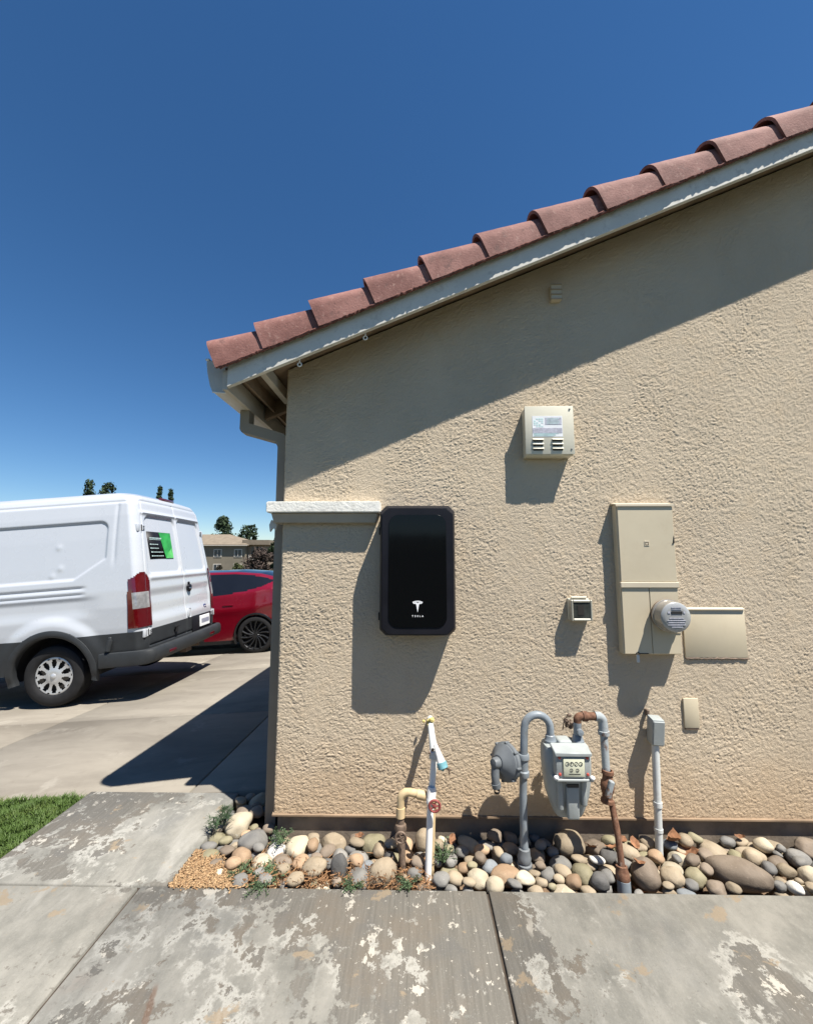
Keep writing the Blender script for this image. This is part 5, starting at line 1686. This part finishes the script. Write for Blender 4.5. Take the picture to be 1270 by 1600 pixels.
for sgn in (1, -1):
    for i in range(len(xg) - 1):
        for k in range(nz - 1):
            x = (xg[i] + xg[i + 1]) / 2
            z = (secs[i][k][1] + secs[i + 1][k + 1][1]) / 2
            zt, zbl = np.interp(x, *CZ), np.interp(x, *CB)
            part_ = 'body'
            skip = False
            for axx in (0, 2.89):
                if k < NZ1 and math.hypot(x - axx, z - .355) < .385: skip = True
            if skip: continue
            glo = np.interp(x, [-.31, -.1, .2, .7, 2.6], [1.355, 1.265, 1.195, 1.13, 1.07]); ghi = min(zt - .075, np.interp(x, [-.31, -.1, .1, .4, .8, 1.6, 2.6], [1.36, 1.435, 1.475, 1.515, 1.535, 1.54, 1.26]))
            if k < NZ1 + NZ2 + 1 and -.31 < x < 2.62 and glo < z < ghi: part_ = 'side_glass'
            elif NZ1 <= k < NZ1 + NZ2:
                t = (z - zbl) / max(.02, zt - .05 - zbl)
                if x > 2.62: part_ = 'windscreen'
                elif x < -.45 and t > .3: part_ = 'rear_window'
            elif k >= NZ1 + NZ2:
                if -.35 < x < 2.95: part_ = 'roof_glass' if k >= NZ1 + NZ2 + 1 else 'body'
                elif -.7 < x < -.35: part_ = 'roof_glass'
            elif z < .285: part_ = 'sill'
            q = [(i, k), (i + 1, k), (i + 1, k + 1), (i, k + 1)]
            if sgn < 0: q = q[::-1]
            cz_[part_].append((sgn, q))
for nm_, mt_ in (('body', 'car_red'), ('side_glass', 'glass_dark'), ('windscreen', 'glass_dark'), ('rear_window', 'glass_dark'), ('roof_glass', 'glass_dark'), ('sill', 'black_rub')):
    idx = {}; V = []; F = []
    for sgn, q in cz_[nm_]:
        f = []
        for (i, k) in q:
            h = (i, k, sgn if secs[i][k][0] > 1e-5 else 0)
            if h not in idx: idx[h] = len(V); V.append((xg[i], sgn * secs[i][k][0], secs[i][k][1]))
            f.append(idx[h])
        F.append(f)
    np_mesh(nm_, V, F, M[mt_], car, True, 45)
mb = MB().box(-.75, 3.7, -.66, .66, .18, .75, .05, 2); L(mb, 'underbody', M['dark_under'], car)
for axx in (0, 2.89):
    V = []
    for k in range(25):
        a = R(-5 + 190 * k / 24)
        for y in (-.92, .92): V.append((axx + .39 * math.cos(a), y, .355 + .39 * math.sin(a)))
    np_mesh('wheel_well', V, [(2 * k, 2 * k + 1, 2 * k + 3, 2 * k + 2) for k in range(24)], M['dark_under'], car, True)
    for sg in (1, -1):
        A_ = [Vector((axx + .397 * math.cos(R(a)), sg * .945, .355 + .397 * math.sin(R(a)))) for a in range(-22, 203, 9)]
        mb = MB().tube(A_, .022, 8); L(mb, 'arch_trim', M['black_gloss'], car)
        o = Vector((axx, sg * .845, .355))
        mb = MB().lathe([(.22, -.11), (.28, -.115), (.335, -.105), (.352, -.07), (.355, 0), (.352, .07), (.338, .100), (.31, .112), (.272, .110), (.262, .09)], o, (0, sg, 0), 48)
        wh = L(mb, 'wheel', M['black_rub'], car, angle=30)
        V = []; F = []
        mb = MB().lathe([(.272, .112), (.262, .104), (.252, .06), (.245, .04)], o, (0, sg, 0), 48)
        for k in range(14):                              # swept blade spokes
            a = 2 * math.pi * k / 14
            Pp = [o + Vector((math.cos(a + t * .32) * (.04 + .222 * t), sg * (.085 + .018 * t), math.sin(a + t * .32) * (.04 + .222 * t))) for t in (0, .25, .5, .75, 1)]
            mb.tube(Pp, [.016, .013, .013, .015, .02], 6)
        mb.lathe([(0, .10), (.04, .098), (.055, .085), (.05, .06)], o, (0, sg, 0), 20)
        L(mb, 'rim', M['rim_dark'], wh, angle=30)
        mb = MB().lathe([(0, .03), (.25, .03)], o, (0, sg, 0), 32); L(mb, 'brake_disc', M['dark_under'], wh)
mb = MB().box(.42, .62, .945, .962, .93, .955, .004, 1); L(mb, 'door_handle', M['car_red'], car)
mb = MB().box(-.90, -.80, .55, .80, .98, 1.08, .03, 3).box(-.90, -.80, -.80, -.55, .98, 1.08, .03, 3); L(mb, 'taillight', M['red_lens'], car)

# ------------------------------------------------------------------ far side of the street: apartments, trees
M['apt_wall'] = paint('apartment_stucco', (.20, .175, .135), .9, .08, .6, spec=.1)
M['apt_wall2'] = paint('apartment_stucco_warm', (.25, .20, .155), .9, .08, .6, spec=.1)
M['apt_roof'] = paint('apartment_roof', (.20, .165, .125), .9, .12, 1.5, spec=.1)
M['apt_trim'] = paint('apartment_trim', (.50, .46, .40), .8, .05, 2)
M['apt_glass'] = paint('apartment_glass', (.035, .045, .055), .15, .2, 2)
M['pink_roof'] = paint('pink_tile_roof', (.30, .19, .15), .9, .12, 1.5, spec=.1)
GZ = -2.4
apt = thing('apartment_building', 'two storey tan apartment building with hipped roofs and balconies beyond the red car', 'building', (-36, 75, GZ))
def gb(name, mat, x0, x1, y0, y1, z0, z1, parent=apt, bev=0): return MB().box(x0, x1, y0, y1, z0, z1, bev).build(name, mat, parent, smooth=False)
gb('wall', M['apt_wall'], -58, -31.0, 75, 86, GZ - .2, 3.35)
gb('wall', M['apt_wall2'], -31.0, -27.6, 76.2, 86, GZ - .2, 3.5)
def hip(x0, x1, y0, y1, z0, z1, name, mat, parent, ov=.6, th=.18):
    x0 -= ov; x1 += ov; y0 -= ov; y1 += ov
    h = (y1 - y0) / 2; ym = (y0 + y1) / 2
    ins = min(h, (x1 - x0) / 2 - .3)
    P = [(x0, y0, z0), (x1, y0, z0), (x1, y1, z0), (x0, y1, z0), (x0, y0, z0 + th), (x1, y0, z0 + th), (x1, y1, z0 + th), (x0, y1, z0 + th), (x0 + ins, ym, z1), (x1 - ins, ym, z1)]
    F = [(0, 1, 5, 4), (1, 2, 6, 5), (2, 3, 7, 6), (3, 0, 4, 7), (3, 2, 1, 0), (4, 5, 9, 8), (5, 6, 9), (6, 7, 8, 9), (7, 4, 8)]
    m = MB(); m._merge([Vector(p) for p in P], F)
    return m.build(name, mat, parent, smooth=False)
rf = hip(-58, -31.0, 75, 86, 3.35, 5.7, 'roof', M['apt_roof'], apt)
hip(-31.2, -27.2, 75.6, 86, 3.5, 4.3, 'roof', M['apt_roof'], apt, .5, .9)
gb('fascia', M['apt_trim'], -58.6, -30.4, 74.36, 74.40, 3.30, 3.42)
for x in (-56.5, -52.5, -48.5, -44.5, -40.5, -36.1, -32.3):
    for z in (1.35, -1.35):
        wn = gb('window', M['apt_trim'], x - .75, x + .75, 74.93, 75.03, z - .15, z + 1.35)
        gb('pane', M['apt_glass'], x - .58, x + .58, 74.90, 74.928, z, z + 1.2, wn)
        gb('mullion', M['apt_trim'], x - .04, x + .04, 74.87, 74.898, z, z + 1.2, wn)
gb('balcony_opening', M['apt_glass'], -30.3, -28.3, 76.1, 76.19, 1.0, 3.1)
gb('balcony_rail', M['apt_trim'], -30.6, -27.9, 75.6, 75.75, .7, 1.65)
gb('balcony_floor', M['apt_trim'], -30.6, -27.9, 75.5, 76.19, .5, .69)
mb = MB(); mb.prism([(-30.2, GZ), (-28.4, GZ), (-28.4, -.7)] + [(-29.3 + .9 * math.cos(R(a)), -.7 + .9 * math.sin(R(a))) for a in range(15, 180, 15)] + [(-30.2, -.7)], 'y', 76.08, 76.19)
mb.build('arch_opening', M['apt_glass'], apt, smooth=False)
pk = thing('tiled_house', 'house with a pink tiled roof and chimney behind the dark bushes', 'house', (-27, 100, GZ))
gb('wall', M['apt_wall2'], -36, -18, 100, 110, GZ - .2, 2.6, pk)
r2 = hip(-36, -18, 100, 110, 2.6, 5.0, 'roof', M['pink_roof'], pk)
gb('chimney', M['apt_trim'], -34.2, -33.3, 103, 104, 2.8, 5.0, r2)

def leafy(name, label, x, y, z0, hgt, wid, shape, cols, trunk_h, n_leaf, leaf, seed, group=None, trunk=True):
    r = np.random.default_rng(seed)
    t = thing(name, label, 'tree' if trunk else 'bush', (x, y, z0), group)
    if trunk:
        mb = MB().tube([(0, 0, -.2), (.1, 0, hgt * .4), (.0, .1, hgt * .9)], [wid * .05, wid * .035, wid * .01], 8)
        mb.build('trunk', M['wood_dark'], t, local=True)
    ncl = 60 if shape != 'bush' else 40
    C = []
    for k in range(ncl):
        a = r.uniform(0, 2 * np.pi); u = r.uniform(0, 1)
        if shape == 'cone':
            h = trunk_h + (hgt - trunk_h) * u ** .8; rad = wid / 2 * (1 - u ** .8) ** .75 * r.uniform(.35, 1.0); cr = wid * r.uniform(.10, .17)
        elif shape == 'round':
            h = trunk_h + (hgt - trunk_h) * u; rad = wid / 2 * math.sqrt(max(0, 1 - (2 * u - 1) ** 2)) * r.uniform(.3, 1.0); cr = wid * r.uniform(.10, .18)
        else:
            h = hgt * u * .9; rad = wid / 2 * (1 - .6 * u) * r.uniform(.2, 1.0); cr = wid * r.uniform(.08, .14)
        C.append((rad * math.cos(a), rad * math.sin(a), h, cr))
    C = np.array(C)
    ci = r.integers(0, ncl, n_leaf)
    d = r.normal(size=(n_leaf, 3)); d /= np.linalg.norm(d, axis=1)[:, None]
    P = C[ci, :3] + d * (C[ci, 3] * r.uniform(.4, 1.05, n_leaf))[:, None]
    P[:, 2] = np.maximum(P[:, 2], .05)
    nrm = r.normal(size=(n_leaf, 3)); u = np.cross(d, nrm); u /= np.linalg.norm(u, axis=1)[:, None]; v = np.cross(d + .5 * nrm, u); v /= np.linalg.norm(v, axis=1)[:, None]
    s = leaf * r.uniform(.6, 1.3, n_leaf)[:, None]
    V = np.stack([P - u * s, P - v * s * .6, P + u * s, P + v * s * .6], 1).reshape(-1, 3)
    F = np.arange(n_leaf * 4).reshape(-1, 4)
    n = NB(name + '_leaves')
    n.color(n.mix(n.rng(n.noise(2.2 / max(.3, wid / 4), 3, .6), .3, .7), cols[0], cols[1])); n.p(Roughness=.8); n.b.inputs['Specular IOR Level'].default_value = .2
    np_mesh('crown', V, F, n.m, t, smooth=False)
    return t
GRN = ((.018, .032, .018), (.05, .075, .035))
def at(px, Y): return (px - 635) / 636 * Y
TG = 'trees beyond the apartments'
leafy('conifer_tree', 'dark pointed conifer rising just right of the white van roof', at(345, 96) - 1.4, 96, GZ, 12.4, 8.6, 'cone', GRN, 3, 4200, .30, 1, TG)
leafy('conifer_tree', 'dark twin topped conifer above the balconies', at(381, 96) - 1.4, 96, GZ, 11.0, 3.6, 'round', GRN, 4, 1500, .25, 2, TG)
leafy('conifer_tree', 'slim conifer crown touching the dark twin topped one', at(391, 97) - 1.4, 97, GZ, 11.2, 3.4, 'round', GRN, 4, 1500, .25, 3, TG)
leafy('conifer_tree', 'leftmost dark tree top showing above the white van roof', at(126, 90) - 1.4, 90, GZ, 20.6, 6.5, 'cone', GRN, 4, 2200, .28, 4, TG)
leafy('conifer_tree', 'second dark tree top above the white van roof', at(157, 92) - 1.4, 92, GZ, 20.2, 6.0, 'round', GRN, 5, 2200, .28, 5, TG)
leafy('conifer_tree', 'slim left one of the treetops above the van rear corner', at(240, 94) - 1.4, 94, GZ, 19.8, 3.8, 'cone', GRN, 5, 1700, .26, 6, TG)
leafy('conifer_tree', 'low treetop above the van brake light', at(252, 94) - 1.4, 95.5, GZ, 19.9, 3.4, 'cone', GRN, 5, 1500, .26, 7, TG)
leafy('street_tree', 'dark leafy tree half hidden by the house corner downspout', at(428, 52) - .6, 52, -2.3, 5.9, 2.2, 'round', ((.012, .022, .010), (.04, .06, .025)), 1.2, 2600, .15, 8)
leafy('plum_bush', 'wide purple brown bush in front of the apartments beyond the red car', at(404, 46) - .5, 46, -2.2, 4.7, 5.0, 'bush', ((.035, .025, .022), (.085, .062, .050)), 0, 4200, .13, 9, None, False)
leafy('hedge_bush', 'green bush at the apartment wall left of the purple bush', at(372, 60) - .8, 60, -2.3, 2.9, 2.6, 'bush', ((.03, .04, .015), (.09, .10, .04)), 0, 1600, .13, 10, None, False)
leafy('hedge_bush', 'yellow green bush at the right foot of the purple bush', at(424, 44) - .4, 44, -2.2, 2.3, 1.8, 'bush', ((.05, .055, .02), (.12, .12, .05)), 0, 1500, .10, 12, None, False)
leafy('hedge_bush', 'small dark bush under the apartment windows by the van', at(340, 68) - .9, 68, -2.4, 2.4, 2.4, 'bush', ((.02, .02, .012), (.06, .05, .035)), 0, 1000, .14, 11, None, False)
